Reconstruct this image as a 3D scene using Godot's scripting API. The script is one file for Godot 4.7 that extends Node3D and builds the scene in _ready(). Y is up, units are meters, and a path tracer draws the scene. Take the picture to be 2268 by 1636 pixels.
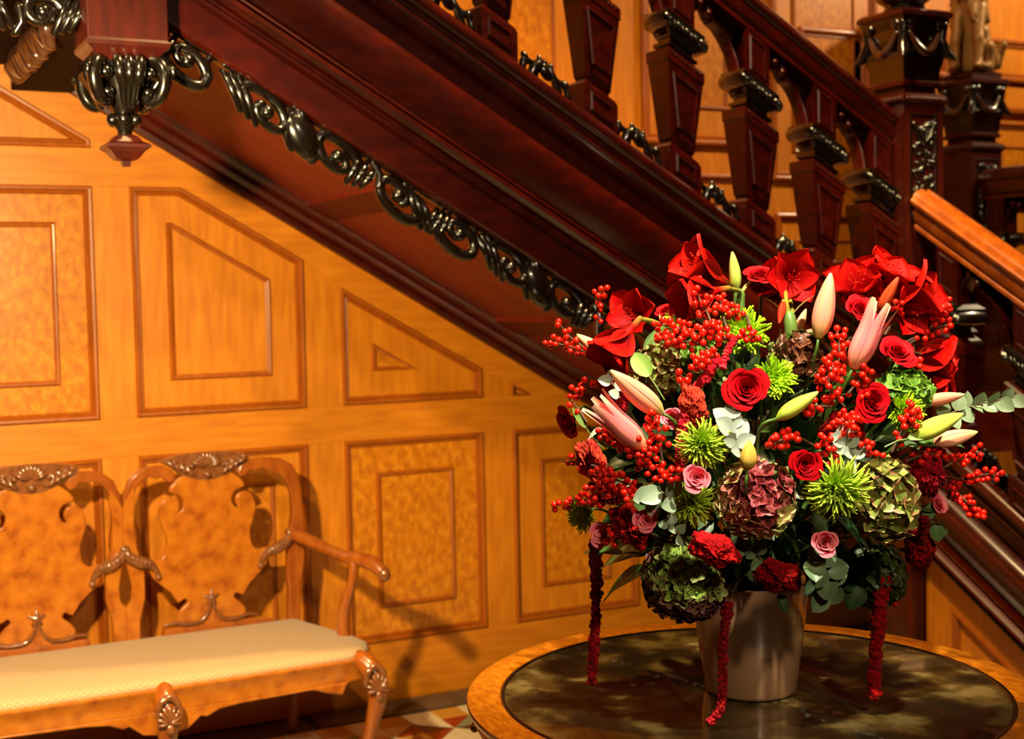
extends Node3D
# A panelled stair hall: oak wall under a carved mahogany stair, a walnut settee, and a round table with a large flower arrangement.
const RAKE := 0.583          # rise over run of both flights
const WALL := -4.96          # the panelled wall's plane
const STRING := -3.72        # the upper flight's outer string
var M := {}
var used := {}
var rng := RandomNumberGenerator.new()

func _ready():
	rng.seed = 7
	camera_and_air()
	lamps()
	materials()
	room()
	stairs()
	settee()
	table()
	bouquet()

func camera_and_air():
	var cam := Camera3D.new()
	cam.name = "camera"
	var at := CameraAttributesPhysical.new()
	at.frustum_focal_length = 44.0
	at.frustum_near = 0.05
	at.frustum_far = 60.0
	at.frustum_focus_distance = 2.66
	at.exposure_aperture = 3.6
	cam.attributes = at
	var pitch := 0.054393
	var yaw := 0.472388
	var roll := 0.020310
	var f := Vector3(sin(yaw) * cos(pitch), -sin(pitch), -cos(yaw) * cos(pitch))
	var r := Vector3(cos(yaw), 0, sin(yaw))
	var u := r.cross(f)
	var r2 := r * cos(roll) - u * sin(roll)
	var u2 := u * cos(roll) + r * sin(roll)
	cam.transform = Transform3D(Basis(r2, u2, -f), Vector3(0, 1.6, 0))
	cam.fov = rad_to_deg(2.0 * atan(818.0 / 3000.0))
	add_child(cam)
	cam.current = true
	var e := Environment.new()
	e.background_mode = Environment.BG_COLOR
	e.background_color = Color(0, 0, 0)
	e.tonemap_mode = Environment.TONE_MAPPER_LINEAR
	e.tonemap_exposure = 1.0
	e.sdfgi_enabled = true
	e.ssao_enabled = true
	e.ssil_enabled = true
	var w := WorldEnvironment.new()
	w.name = "air"
	w.environment = e
	add_child(w)

# where each unseen spotlight hangs, out of view, where it points, its colour, energy, half angle and lens size
func lamps():
	for a in [
		[Vector3(0.05, 1.975, -2.45), Vector3(0.55, 1.20, -4.96), Color(1, 0.88, 0.63), 13.0, 48.0, 0.05, "low over the settee"],  # out of view, lights the left wall and casts the settee's shadow
		[Vector3(-0.9, 3.9, -1.5), Vector3(1.15, 0.35, -4.8), Color(1, 0.88, 0.63), 9.5, 25.0, 0.05, "over the settee's left end"],  # out of view, lights the settee and the floor tiles beside it
		[Vector3(1.10, 4.1, -0.85), Vector3(1.74, 1.30, -2.32), Color(1, 0.95, 0.85), 34.0, 11.0, 0.05, "above the flower table"],  # out of view, lights the bouquet from above
		[Vector3(2.3, 4.4, -3.1), Vector3(3.4, 2.4, -4.9), Color(1, 0.85, 0.62), 5.5, 44.0, 0.06, "over the upper steps"],  # out of view, lights the wall above the upper flight
		[Vector3(5.9, 3.9, -3.5), Vector3(4.7, 2.3, -4.9), Color(1, 0.88, 0.68), 6.5, 46.0, 0.05, "over the landing"],  # out of view, lights the rear newel and the wall near it
		[Vector3(1.7, 4.5, -2.75), Vector3(2.0, 1.6, -3.7), Color(1, 0.82, 0.54), 17.0, 40.0, 0.06, "over the middle of the hall"],  # out of view, brightens the string mouldings from steeply above
		[Vector3(3.1, 4.5, -1.2), Vector3(3.45, 1.6, -3.1), Color(1, 0.88, 0.60), 22.0, 15.0, 0.05, "over the lower steps"],  # out of view, brightens the lower handrail
		[Vector3(0.9, 3.5, 1.3), Vector3(2.0, 1.0, -2.5), Color(1, 0.90, 0.74), 9.0, 26.0, 0.16, "behind the viewer"],  # unseen soft frontal fill for the lower half of the bouquet
	]:
		var l := SpotLight3D.new()
		l.name = "spot"
		l.light_color = a[2]
		l.light_energy = a[3]
		l.spot_angle = a[4]
		l.spot_angle_attenuation = 0.6
		l.spot_range = 14.0
		l.spot_attenuation = 2.0
		l.light_size = a[5]
		l.shadow_enabled = true
		l.position = a[0]
		add_child(l)
		l.look_at_from_position(a[0], a[1], Vector3(0, 0, 1) if abs(a[0].x - a[1].x) < 0.01 else Vector3.UP)
		var d: Vector3 = (a[1] - a[0]).normalized()
		var t := thing("unseen_spotlight", "unseen brass spotlight on a thin rod " + a[6], "spotlight", a[0] - d * 0.03)
		var q := Quaternion(Vector3(0, -1, 0), d)
		var k := B.new()
		k.lathe([Vector2(0.0, 0.13), Vector2(0.03, 0.13), Vector2(0.055, 0.09), Vector2(0.07, 0.0), Vector2(0.075, -0.01), Vector2(0.068, -0.01), Vector2(0.062, 0.0), Vector2(0.0, 0.012)], Transform3D(Basis(q), Vector3.ZERO), 16)
		put(k, "shade", mat_plain("brass_shade", Color(0.25, 0.17, 0.07), 0.35, 0.9), t)
		k = B.new()
		k.disc(Transform3D(Basis(q), d * 0.002), 0.06, 16)
		var g := mat_plain("lamp_glow", a[2], 0.5)
		g.emission_enabled = true
		g.emission = a[2]
		g.emission_energy_multiplier = 6.0
		put(k, "lens", g, t)
		k = B.new()
		k.tube([Vector3(0, 0.1, 0) , Vector3(0, 4.82 - a[0].y, 0)], [0.006, 0.006], 6)
		put(k, "rod", M["brass_shade"], t)

# ---------------------------------------------------------------- mesh helpers
class B:
	var v := PackedVector3Array()
	var n := PackedVector3Array()
	var c := PackedColorArray()
	var i := PackedInt32Array()
	var col := Color.WHITE

	func vert(p: Vector3, nn: Vector3) -> int:
		v.append(p)
		n.append(nn)
		c.append(col)
		return v.size() - 1

	func tri(a: int, b: int, d: int):
		var g := (v[d] - v[a]).cross(v[b] - v[a])
		if g.dot(n[a] + n[b] + n[d]) >= 0.0:
			i.append(a); i.append(b); i.append(d)
		else:
			i.append(a); i.append(d); i.append(b)

	func quad(a: Vector3, b: Vector3, d: Vector3, e: Vector3, nn := Vector3.ZERO):
		if nn == Vector3.ZERO:
			nn = (d - a).cross(b - e).normalized()
		var k := vert(a, nn)
		vert(b, nn); vert(d, nn); vert(e, nn)
		tri(k, k + 1, k + 2)
		tri(k, k + 2, k + 3)

	# a smooth sheet of points; closed joins the last column to the first
	func grid(rows: Array, closed := false, cols = null):
		var h := rows.size()
		var w: int = rows[0].size()
		var k := v.size()
		for y in h:
			for x in w:
				var xa := (x + 1) % w if closed else mini(x + 1, w - 1)
				var xb := (x - 1 + w) % w if closed else maxi(x - 1, 0)
				var du: Vector3 = rows[y][xa] - rows[y][xb]
				var dv: Vector3 = rows[mini(y + 1, h - 1)][x] - rows[maxi(y - 1, 0)][x]
				var nn := du.cross(dv)
				if nn.length_squared() < 1e-18:
					var y2 := mini(y + 1, h - 1) if y == 0 else maxi(y - 1, 0)
					nn = (rows[y2][xa] - rows[y2][xb]).cross(dv)
				if cols != null:
					col = cols[y][x] if cols[y] is Array or cols[y] is PackedColorArray else cols[y]
				vert(rows[y][x], nn.normalized())
		for y in h - 1:
			for x in (w if closed else w - 1):
				var x2 := (x + 1) % w
				var a := k + y * w + x
				var b := k + y * w + x2
				var d := k + (y + 1) * w + x2
				var e := k + (y + 1) * w + x
				tri(a, b, d)
				tri(a, d, e)

	# [a, b, normal at a, normal at b] of each stretch of an outline; corners under 50 degrees are smooth
	static func segs(p: Array, closed := false) -> Array:
		var m := p.size()
		var cnt := m if closed else m - 1
		var ns := []
		for k in cnt:
			var d: Vector2 = p[(k + 1) % m] - p[k]
			ns.append(Vector2(d.y, -d.x).normalized())
		var out := []
		for k in cnt:
			var pa = ns[(k - 1 + cnt) % cnt] if closed or k > 0 else ns[k]
			var pb = ns[(k + 1) % cnt] if closed or k < cnt - 1 else ns[k]
			var na: Vector2 = (ns[k] + pa).normalized() if ns[k].dot(pa) > 0.64 else ns[k]
			var nb: Vector2 = (ns[k] + pb).normalized() if ns[k].dot(pb) > 0.64 else ns[k]
			out.append([p[k], p[(k + 1) % m], na, nb])
		return out

	# a section drawn out along D; section axes U and V
	func extrude(p: Array, O: Vector3, U: Vector3, V: Vector3, D: Vector3, closed := false, caps := false):
		var dn := D.normalized()
		for s in segs(p, closed):
			var a: Vector3 = O + U * s[0].x + V * s[0].y
			var b: Vector3 = O + U * s[1].x + V * s[1].y
			var na: Vector3 = U * s[2].x + V * s[2].y
			var nb: Vector3 = U * s[3].x + V * s[3].y
			na = (na - dn * na.dot(dn)).normalized()
			nb = (nb - dn * nb.dot(dn)).normalized()
			var k := vert(a, na)
			vert(b, nb); vert(b + D, nb); vert(a + D, na)
			tri(k, k + 1, k + 2)
			tri(k, k + 2, k + 3)
		if caps:
			var T := Transform3D(U, V, U.cross(V), O)
			fill(p, 0.0, T)
			fill(p, 0.0, T.translated(D))

	func fill(p: Array, z: float, T: Transform3D):
		var q := PackedVector2Array(p)
		var t := Geometry2D.triangulate_polygon(q)
		if t.is_empty():
			return
		var nn := T.basis.x.cross(T.basis.y).normalized()
		var k := v.size()
		for a in q:
			vert(T * Vector3(a.x, a.y, z), nn)
		for a in range(0, t.size(), 3):
			tri(k + t[a], k + t[a + 1], k + t[a + 2])

	# corner lines of an outline moved inward by d
	static func inset(p: Array, d: float) -> Array:
		var m := p.size()
		var area := 0.0
		for k in m:
			area += p[k].cross(p[(k + 1) % m])
		var s := 1.0 if area > 0.0 else -1.0
		var out := []
		for k in m:
			var e1: Vector2 = (p[k] - p[(k - 1 + m) % m]).normalized()
			var e2: Vector2 = (p[(k + 1) % m] - p[k]).normalized()
			var n1 := Vector2(-e1.y, e1.x) * s
			var n2 := Vector2(-e2.y, e2.x) * s
			var b := n1 + n2
			var l := maxf(b.length_squared() / 2.0, 0.35)
			out.append(p[k] + b / l * d)
		return out

	# a section [inset, height] carried round an outline with mitred corners
	func ring(p: Array, prof: Array, T := Transform3D.IDENTITY):
		var m := p.size()
		for s in segs(prof):
			var qa := inset(p, s[0].x)
			var qb := inset(p, s[1].x)
			var en := []
			for k in m:
				var e: Vector2 = (p[(k + 1) % m] - p[k]).normalized()
				en.append(Vector2(-e.y, e.x))
			var area := 0.0
			for k in m:
				area += p[k].cross(p[(k + 1) % m])
			var sg := 1.0 if area > 0.0 else -1.0
			for k in m:
				var k2 := (k + 1) % m
				var e0: Vector2 = en[(k - 1 + m) % m]
				var e1: Vector2 = en[k]
				var e2: Vector2 = en[k2]
				var ea := (e0 + e1).normalized() * sg if e0.dot(e1) > 0.7 else e1 * sg
				var eb := (e1 + e2).normalized() * sg if e1.dot(e2) > 0.7 else e1 * sg
				# the section's normal turned outward: (inset, height) -> -(…) when it climbs
				var f := func(ee: Vector2, s2: Vector2) -> Vector3:
					return (T.basis * Vector3(-ee.x * s2.x, -ee.y * s2.x, -s2.y)).normalized()
				var pa := T * Vector3(qa[k].x, qa[k].y, s[0].y)
				var pb := T * Vector3(qa[k2].x, qa[k2].y, s[0].y)
				var pc := T * Vector3(qb[k2].x, qb[k2].y, s[1].y)
				var pd := T * Vector3(qb[k].x, qb[k].y, s[1].y)
				var na: Vector3 = f.call(ea, s[2])
				var nb: Vector3 = f.call(eb, s[2])
				var nc: Vector3 = f.call(eb, s[3])
				var nd: Vector3 = f.call(ea, s[3])
				var j := vert(pa, na)
				vert(pb, nb); vert(pc, nc); vert(pd, nd)
				tri(j, j + 1, j + 2)
				tri(j, j + 2, j + 3)

	# a board of any outline with softened front edges
	func slab(p: Array, z0: float, z1: float, bev: float, T := Transform3D.IDENTITY, back := true):
		ring(p, [Vector2(0, z0), Vector2(0, z1 - bev), Vector2(bev * 0.3, z1 - bev * 0.3), Vector2(bev, z1)], T)
		fill(inset(p, bev), z1, T)
		if back:
			fill(p, z0, T)

	func box(lo: Vector3, hi: Vector3, bev := 0.004, T := Transform3D.IDENTITY):
		slab([Vector2(lo.x, lo.y), Vector2(hi.x, lo.y), Vector2(hi.x, hi.y), Vector2(lo.x, hi.y)], lo.z, hi.z, bev, T)

	func lathe(p: Array, T := Transform3D.IDENTITY, seg := 20, lobes := 0, depth := 0.0):
		for s in segs(p):
			var k := v.size()
			for j in seg + 1:
				var a := TAU * j / seg
				var o := Vector3(cos(a), 0, sin(a))
				var q := 1.0 + depth * cos(a * lobes) if lobes else 1.0
				vert(T * (o * s[0].x * q + Vector3(0, s[0].y, 0)), (T.basis * (o * s[2].x + Vector3(0, s[2].y, 0))).normalized())
				vert(T * (o * s[1].x * q + Vector3(0, s[1].y, 0)), (T.basis * (o * s[3].x + Vector3(0, s[3].y, 0))).normalized())
			for j in seg:
				var a := k + j * 2
				tri(a, a + 1, a + 3)
				tri(a, a + 3, a + 2)

	# like lathe, but square in plan: [half width, half depth, height]
	func square(p: Array, T := Transform3D.IDENTITY):
		for k in p.size() - 1:
			var a: Vector3 = p[k]
			var b: Vector3 = p[k + 1]
			for s in [[-1, 1, 1, 1], [1, 1, 1, -1], [1, -1, -1, -1], [-1, -1, -1, 1]]:
				var nn := (T.basis * Vector3((s[0] + s[2]) * (b.z - a.z), (a.x - b.x) + (a.y - b.y), (s[1] + s[3]) * (b.z - a.z)))
				var pa := T * Vector3(s[0] * a.x, a.z, s[1] * a.y)
				var pb := T * Vector3(s[2] * a.x, a.z, s[3] * a.y)
				var pc := T * Vector3(s[2] * b.x, b.z, s[3] * b.y)
				var pd := T * Vector3(s[0] * b.x, b.z, s[1] * b.y)
				var fn := (pc - pa).cross(pb - pd)
				if fn.length_squared() < 1e-16:
					continue
				fn = fn.normalized()
				var mid := (pa + pb + pc + pd) / 4.0 - T * Vector3(0, (a.z + b.z) / 2.0, 0)
				if absf(fn.dot(T.basis.y.normalized())) > 0.95:
					mid = T.basis.y * (1.0 if a.x > b.x else -1.0)
				quad(pa, pb, pc, pd, fn if fn.dot(mid) > 0 else -fn)
		for e in [0, p.size() - 1]:
			var a: Vector3 = p[e]
			quad(T * Vector3(-a.x, a.z, -a.y), T * Vector3(a.x, a.z, -a.y), T * Vector3(a.x, a.z, a.y), T * Vector3(-a.x, a.z, a.y), T.basis.y.normalized() * (-1.0 if e == 0 else 1.0))

	# a round rod along points with its own radius at each, rounded ends; flat squashes it along an axis
	func tube(p: Array, r: Array, seg := 8, cols = null, ends := true):
		var rows := []
		var cc := []
		var m := p.size()
		var t0: Vector3 = (p[1] - p[0]).normalized()
		var u := t0.cross(Vector3.UP if absf(t0.y) < 0.9 else Vector3.RIGHT).normalized()
		for k in m:
			var t: Vector3 = (p[mini(k + 1, m - 1)] - p[maxi(k - 1, 0)]).normalized()
			u = (u - t * u.dot(t)).normalized()
			var w := t.cross(u)
			var rings := [[0.0, 1.0]]
			if ends and k == 0:
				rings = [[-1.0, 0.05], [-0.7, 0.7], [0.0, 1.0]]
			if ends and k == m - 1:
				rings = [[0.0, 1.0], [0.7, 0.7], [1.0, 0.05]]
			for g in rings:
				var row := PackedVector3Array()
				for j in seg:
					var a := TAU * j / seg
					row.append(p[k] + t * r[k] * g[0] + (u * cos(a) + w * sin(a)) * r[k] * g[1])
				rows.append(row)
				if cols != null:
					cc.append(cols[k])
		grid(rows, true, cc if cols != null else null)

	func ball(T: Transform3D, seg := 12, rings := 8):
		var k := v.size()
		var nb := T.basis.inverse().transposed()
		for y in rings + 1:
			for x in seg + 1:
				var a := PI * y / rings
				var b := TAU * x / seg
				var o := Vector3(sin(a) * cos(b), cos(a), sin(a) * sin(b))
				vert(T * o, (nb * o).normalized())
		for y in rings:
			for x in seg:
				var a := k + y * (seg + 1) + x
				if y > 0:
					tri(a, a + 1, a + seg + 2)
				if y < rings - 1:
					tri(a, a + seg + 2, a + seg + 1)

	func dot(p: Vector3, r, seg := 10, rings := 7):
		var s: Vector3 = r if r is Vector3 else Vector3(r, r, r)
		ball(Transform3D(Basis.from_scale(s), p), seg, rings)

	func disc(T: Transform3D, r: float, seg := 16):
		var nn := T.basis.y.normalized()
		var k := vert(T.origin, nn)
		for j in seg + 1:
			vert(T * Vector3(cos(TAU * j / seg) * r, 0, sin(TAU * j / seg) * r), nn)
		for j in seg:
			tri(k, k + 1 + j, k + 2 + j)

	func mesh() -> ArrayMesh:
		var a := []
		a.resize(Mesh.ARRAY_MAX)
		a[Mesh.ARRAY_VERTEX] = v
		a[Mesh.ARRAY_NORMAL] = n
		a[Mesh.ARRAY_COLOR] = c
		a[Mesh.ARRAY_INDEX] = i
		var m := ArrayMesh.new()
		m.add_surface_from_arrays(Mesh.PRIMITIVE_TRIANGLES, a)
		return m

func numbered(called: String) -> String:
	var k: int = used.get(called, 0)
	used[called] = k + 1
	return called if k == 0 else "%s_%03d" % [called, k]

func tag(o, label, category, group = ""):
	o.set_meta("label", label)
	o.set_meta("category", category)
	if group:
		o.set_meta("group", group)

func thing(called, label, category, at = Vector3.ZERO, group = "") -> Node3D:
	var o := Node3D.new()
	o.name = numbered(called)
	add_child(o)
	o.position = at
	tag(o, label, category, group)
	return o

func show_mesh(m: Mesh, called: String, mat, parent = self, T := Transform3D.IDENTITY) -> MeshInstance3D:
	var o := MeshInstance3D.new()
	o.mesh = m
	o.material_override = mat
	o.name = numbered(called) if parent == self else called
	o.transform = T
	parent.add_child(o, true)
	return o

func put(b: B, called: String, mat, parent = self, label = "") -> MeshInstance3D:
	var o := show_mesh(b.mesh(), called, mat, parent)
	if label:
		o.set_meta("label", label)
	return o

func structure(b: B, called: String, mat) -> MeshInstance3D:
	var o := put(b, called, mat)
	o.set_meta("kind", "structure")
	return o

# ---------------------------------------------------------------- materials
func mat_plain(called: String, col: Color, rough: float, metal := 0.0, vert := false) -> StandardMaterial3D:
	if M.has(called):
		return M[called]
	var m := StandardMaterial3D.new()
	m.resource_name = called
	m.albedo_color = col
	m.roughness = rough
	m.metallic = metal
	m.vertex_color_use_as_albedo = vert
	M[called] = m
	return m

func noise_tex(freq: float, oct: int, ramp: Array, sd: int, size := 512, type := FastNoiseLite.TYPE_SIMPLEX_SMOOTH, warp := 0.0) -> NoiseTexture2D:
	var f := FastNoiseLite.new()
	f.seed = sd
	f.noise_type = type
	f.frequency = freq
	f.fractal_octaves = oct
	f.fractal_type = FastNoiseLite.FRACTAL_FBM
	if warp > 0.0:
		f.domain_warp_enabled = true
		f.domain_warp_amplitude = warp
		f.domain_warp_frequency = freq * 0.7
	var t := NoiseTexture2D.new()
	t.width = size
	t.height = size
	t.seamless = true
	t.noise = f
	var g := Gradient.new()
	g.offsets = PackedFloat32Array()
	g.colors = PackedColorArray()
	var off := PackedFloat32Array()
	var cs := PackedColorArray()
	for k in ramp.size():
		off.append(ramp[k][0])
		cs.append(ramp[k][1])
	g.offsets = off
	g.colors = cs
	t.color_ramp = g
	return t

# wood whose grain runs along the axis that has the small scale
func wood(called: String, tex: Texture2D, scale: Vector3, rough: float, coat := 0.0, tint := Color.WHITE) -> StandardMaterial3D:
	var m := mat_plain(called, tint, rough)
	m.albedo_texture = tex
	m.uv1_triplanar = true
	m.uv1_world_triplanar = true
	m.uv1_scale = scale
	m.uv1_triplanar_sharpness = 8.0
	if coat > 0.0:
		m.clearcoat_enabled = true
		m.clearcoat = coat
		m.clearcoat_roughness = 0.12
	return m

func materials():
	var oak := noise_tex(0.012, 5, [[0.25, Color(0.73, 0.425, 0.055)], [0.45, Color(0.765, 0.455, 0.06)], [0.6, Color(0.78, 0.465, 0.065)], [0.8, Color(0.81, 0.495, 0.08)]], 3)
	wood("oak", oak, Vector3(4.2, 0.55, 4.2), 0.42, 0.2)
	wood("oak_across", oak, Vector3(0.55, 4.2, 4.2), 0.42, 0.2)
	wood("oak_bead", oak, Vector3(4.2, 0.6, 4.2), 0.38, 0.25, Color(0.80, 0.70, 0.80))
	var fig := noise_tex(0.02, 5, [[0.2, Color(0.68, 0.385, 0.045)], [0.45, Color(0.745, 0.44, 0.055)], [0.66, Color(0.77, 0.46, 0.06)], [0.76, Color(0.83, 0.54, 0.11)], [0.9, Color(0.77, 0.46, 0.06)]], 11, 512, FastNoiseLite.TYPE_SIMPLEX_SMOOTH, 30.0)
	wood("oak_figured", fig, Vector3(2.6, 1.7, 2.6), 0.36, 0.3)
	var mah := noise_tex(0.012, 4, [[0.2, Color(0.20, 0.023, 0.004)], [0.5, Color(0.235, 0.031, 0.005)], [0.8, Color(0.275, 0.043, 0.007)]], 5)
	wood("mahogany", mah, Vector3(1.2, 3.0, 3.0), 0.30, 0.4)
	wood("mahogany_upright", noise_tex(0.012, 4, [[0.2, Color(0.18, 0.028, 0.008)], [0.5, Color(0.215, 0.036, 0.010)], [0.8, Color(0.25, 0.048, 0.013)]], 15), Vector3(4.0, 0.6, 4.0), 0.34, 0.25)
	wood("mahogany_soffit", noise_tex(0.012, 4, [[0.2, Color(0.40, 0.095, 0.014)], [0.5, Color(0.44, 0.11, 0.016)], [0.8, Color(0.48, 0.125, 0.018)]], 6), Vector3(0.6, 3.0, 3.0), 0.55)
	wood("ebonised", noise_tex(0.02, 3, [[0.2, Color(0.040, 0.026, 0.016)], [0.8, Color(0.060, 0.038, 0.022)]], 8), Vector3(2, 2, 2), 0.24, 0.9)
	wood("dark_mahogany", noise_tex(0.02, 3, [[0.2, Color(0.16, 0.017, 0.004)], [0.8, Color(0.23, 0.032, 0.006)]], 9), Vector3(2, 2, 2), 0.30, 0.12)
	M["dark_mahogany"].metallic_specular = 0.4
	mat_plain("shaded_timber", Color(0.10, 0.035, 0.015), 0.75)  # darker matte wood; the landing's shade is put into its colour
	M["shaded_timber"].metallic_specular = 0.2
	wood("walnut_burr", noise_tex(0.016, 4, [[0.15, Color(0.56, 0.28, 0.05)], [0.35, Color(0.64, 0.35, 0.065)], [0.6, Color(0.68, 0.385, 0.075)], [0.85, Color(0.71, 0.42, 0.09)]], 21, 512, FastNoiseLite.TYPE_SIMPLEX_SMOOTH, 20.0), Vector3(1.6, 1.6, 1.6), 0.3, 0.5)
	wood("walnut", noise_tex(0.012, 4, [[0.2, Color(0.52, 0.25, 0.06)], [0.8, Color(0.62, 0.33, 0.085)]], 22), Vector3(3, 0.8, 3), 0.28, 0.6)
	wood("walnut_carved", noise_tex(0.02, 4, [[0.2, Color(0.42, 0.24, 0.12)], [0.8, Color(0.52, 0.31, 0.17)]], 23), Vector3(3, 3, 3), 0.20, 1.0)
	wood("highlit_carving", noise_tex(0.02, 3, [[0.2, Color(0.20, 0.11, 0.07)], [0.8, Color(0.30, 0.18, 0.12)]], 24), Vector3(2, 2, 2), 0.2, 1.0)  # paler than the wood round it; the highlights are put into the colour
	wood("satinwood", noise_tex(0.02, 4, [[0.2, Color(0.64, 0.35, 0.04)], [0.5, Color(0.71, 0.41, 0.055)], [0.75, Color(0.77, 0.47, 0.08)]], 25, 512, FastNoiseLite.TYPE_SIMPLEX_SMOOTH, 20.0), Vector3(5, 5, 2), 0.25, 0.6)
	var lid := wood("table_leather", noise_tex(0.008, 6, [[0.3, Color(0.13, 0.10, 0.045)], [0.5, Color(0.20, 0.155, 0.065)], [0.65, Color(0.30, 0.24, 0.11)], [0.8, Color(0.40, 0.34, 0.19)]], 31), Vector3(1.4, 1.4, 1.4), 0.22, 0.7)
	lid.clearcoat_roughness = 0.03
	mat_plain("brass", Color(0.55, 0.38, 0.14), 0.28, 0.95)
	mat_plain("gilt", Color(0.58, 0.42, 0.22), 0.5, 0.2)
	mat_plain("glaze", Color(0.62, 0.47, 0.34), 0.2)
	M["glaze"].clearcoat_enabled = true
	M["glaze"].clearcoat = 0.8
	M["glaze"].clearcoat_roughness = 0.05
	mat_plain("plaster", Color(0.86, 0.78, 0.66), 0.9)
	mat_plain("iron", Color(0.20, 0.17, 0.13), 0.5, 0.6)
	mat_plain("grout", Color(0.35, 0.30, 0.24), 0.9)
	for a in [["cream", Color(0.86, 0.80, 0.66)], ["ochre", Color(0.78, 0.56, 0.22)], ["brick_red", Color(0.58, 0.17, 0.08)], ["sage", Color(0.52, 0.54, 0.42)], ["umber", Color(0.22, 0.09, 0.05)], ["taupe", Color(0.40, 0.31, 0.24)]]:
		mat_plain("tile_" + a[0], a[1], 0.35)
	var cloth := mat_plain("seat_cloth", Color.WHITE, 0.85)
	var im := Image.create(64, 64, false, Image.FORMAT_RGB8)
	for y in 64:
		for x in 64:
			var z := (y + absi((x % 32) - 16)) % 16
			im.set_pixel(x, y, Color(0.73, 0.62, 0.48) if z < 11 else Color(0.60, 0.46, 0.31))
	cloth.albedo_texture = ImageTexture.create_from_image(im)
	cloth.uv1_triplanar = true
	cloth.uv1_world_triplanar = true
	cloth.uv1_scale = Vector3(21, 21, 21)
	cloth.rim_enabled = true
	cloth.rim = 0.3
	wood("stair_carpet", noise_tex(0.03, 4, [[0.3, Color(0.45, 0.16, 0.09)], [0.45, Color(0.80, 0.55, 0.38)], [0.62, Color(0.84, 0.62, 0.46)], [0.72, Color(0.32, 0.26, 0.30)]], 41), Vector3(2.5, 2.5, 2.5), 0.95)
	# flowers: colour comes with each petal's own vertices
	for a in [["petal", 0.62, 0.16], ["leaf", 0.42, 0.10], ["waxy", 0.28, 0.0], ["velvet", 0.8, 0.0]]:
		var m := mat_plain(a[0], Color.WHITE, a[1], 0.0, true)
		if a[2] > 0.0:
			m.backlight_enabled = true
			m.backlight = Color(a[2], a[2], a[2])
		m.metallic_specular = 0.22 if a[0] == "petal" or a[0] == "velvet" else 0.4
	M["velvet"].rim_enabled = true
	M["velvet"].rim = 0.08
	mat_plain("berry", Color(0.84, 0.095, 0.025), 0.22)
	mat_plain("berry_deep", Color(0.62, 0.02, 0.012), 0.22)  # darker red, used only for berries that hang in shade
	mat_plain("bark", Color(0.30, 0.20, 0.11), 0.7)

# ---------------------------------------------------------------- the room
func wall_slab(called: String, lo: Vector3, hi: Vector3, mat) -> MeshInstance3D:
	var b := B.new()
	b.box(lo, hi, 0.001)
	return structure(b, called, mat)

# a framed panel on a wall: outer moulding, flat margin, inner bead round a raised field
func panel(parent, p: Array, T: Transform3D, mat, gap := 0.125, bead := 0.030):
	var b := B.new()
	var w := bead
	b.ring(p, [Vector2(0, -0.012), Vector2(0, 0.007), Vector2(w * 0.18, 0.012), Vector2(w * 0.42, 0.011), Vector2(w * 0.55, 0.004), Vector2(w * 0.62, -0.004), Vector2(w * 0.8, -0.001), Vector2(w, -0.010), Vector2(w + 0.002, -0.014)], T)
	var out := put(b, "panel", M["oak_bead"], parent)
	b = B.new()
	b.fill(B.inset(p, w * 0.9), -0.0115, T)
	if b.i.size():
		put(b, "panel_margin", mat, out)
	var q := Geometry2D.offset_polygon(PackedVector2Array(p), -gap, Geometry2D.JOIN_MITER)
	if q.size() == 0:
		return
	var inner := Array(q[0])
	b = B.new()
	b.ring(inner, [Vector2(-0.004, -0.012), Vector2(0.0, -0.003), Vector2(0.004, 0.001), Vector2(0.010, 0.0), Vector2(0.014, -0.006), Vector2(0.018, -0.007)], T)
	put(b, "panel_bead", M["oak_bead"], out)
	b = B.new()
	b.fill(B.inset(inner, 0.016), -0.0068, T)
	if b.i.size():
		put(b, "panel_field", M["oak_figured"], out)

func board(parent, called: String, p: Array, T: Transform3D, mat, z0 := -0.02, z1 := 0.0):
	var b := B.new()
	b.slab(p, z0, z1, 0.0012, T, false)
	put(b, called, mat, parent)

func rect(x0, y0, x1, y1) -> Array:
	return [Vector2(x0, y0), Vector2(x1, y0), Vector2(x1, y1), Vector2(x0, y1)]

# underside line of the rake mouldings on the back wall
func rake_y(x: float) -> float:
	return 1.881 - 0.588 * (x - 1.60)

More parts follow.
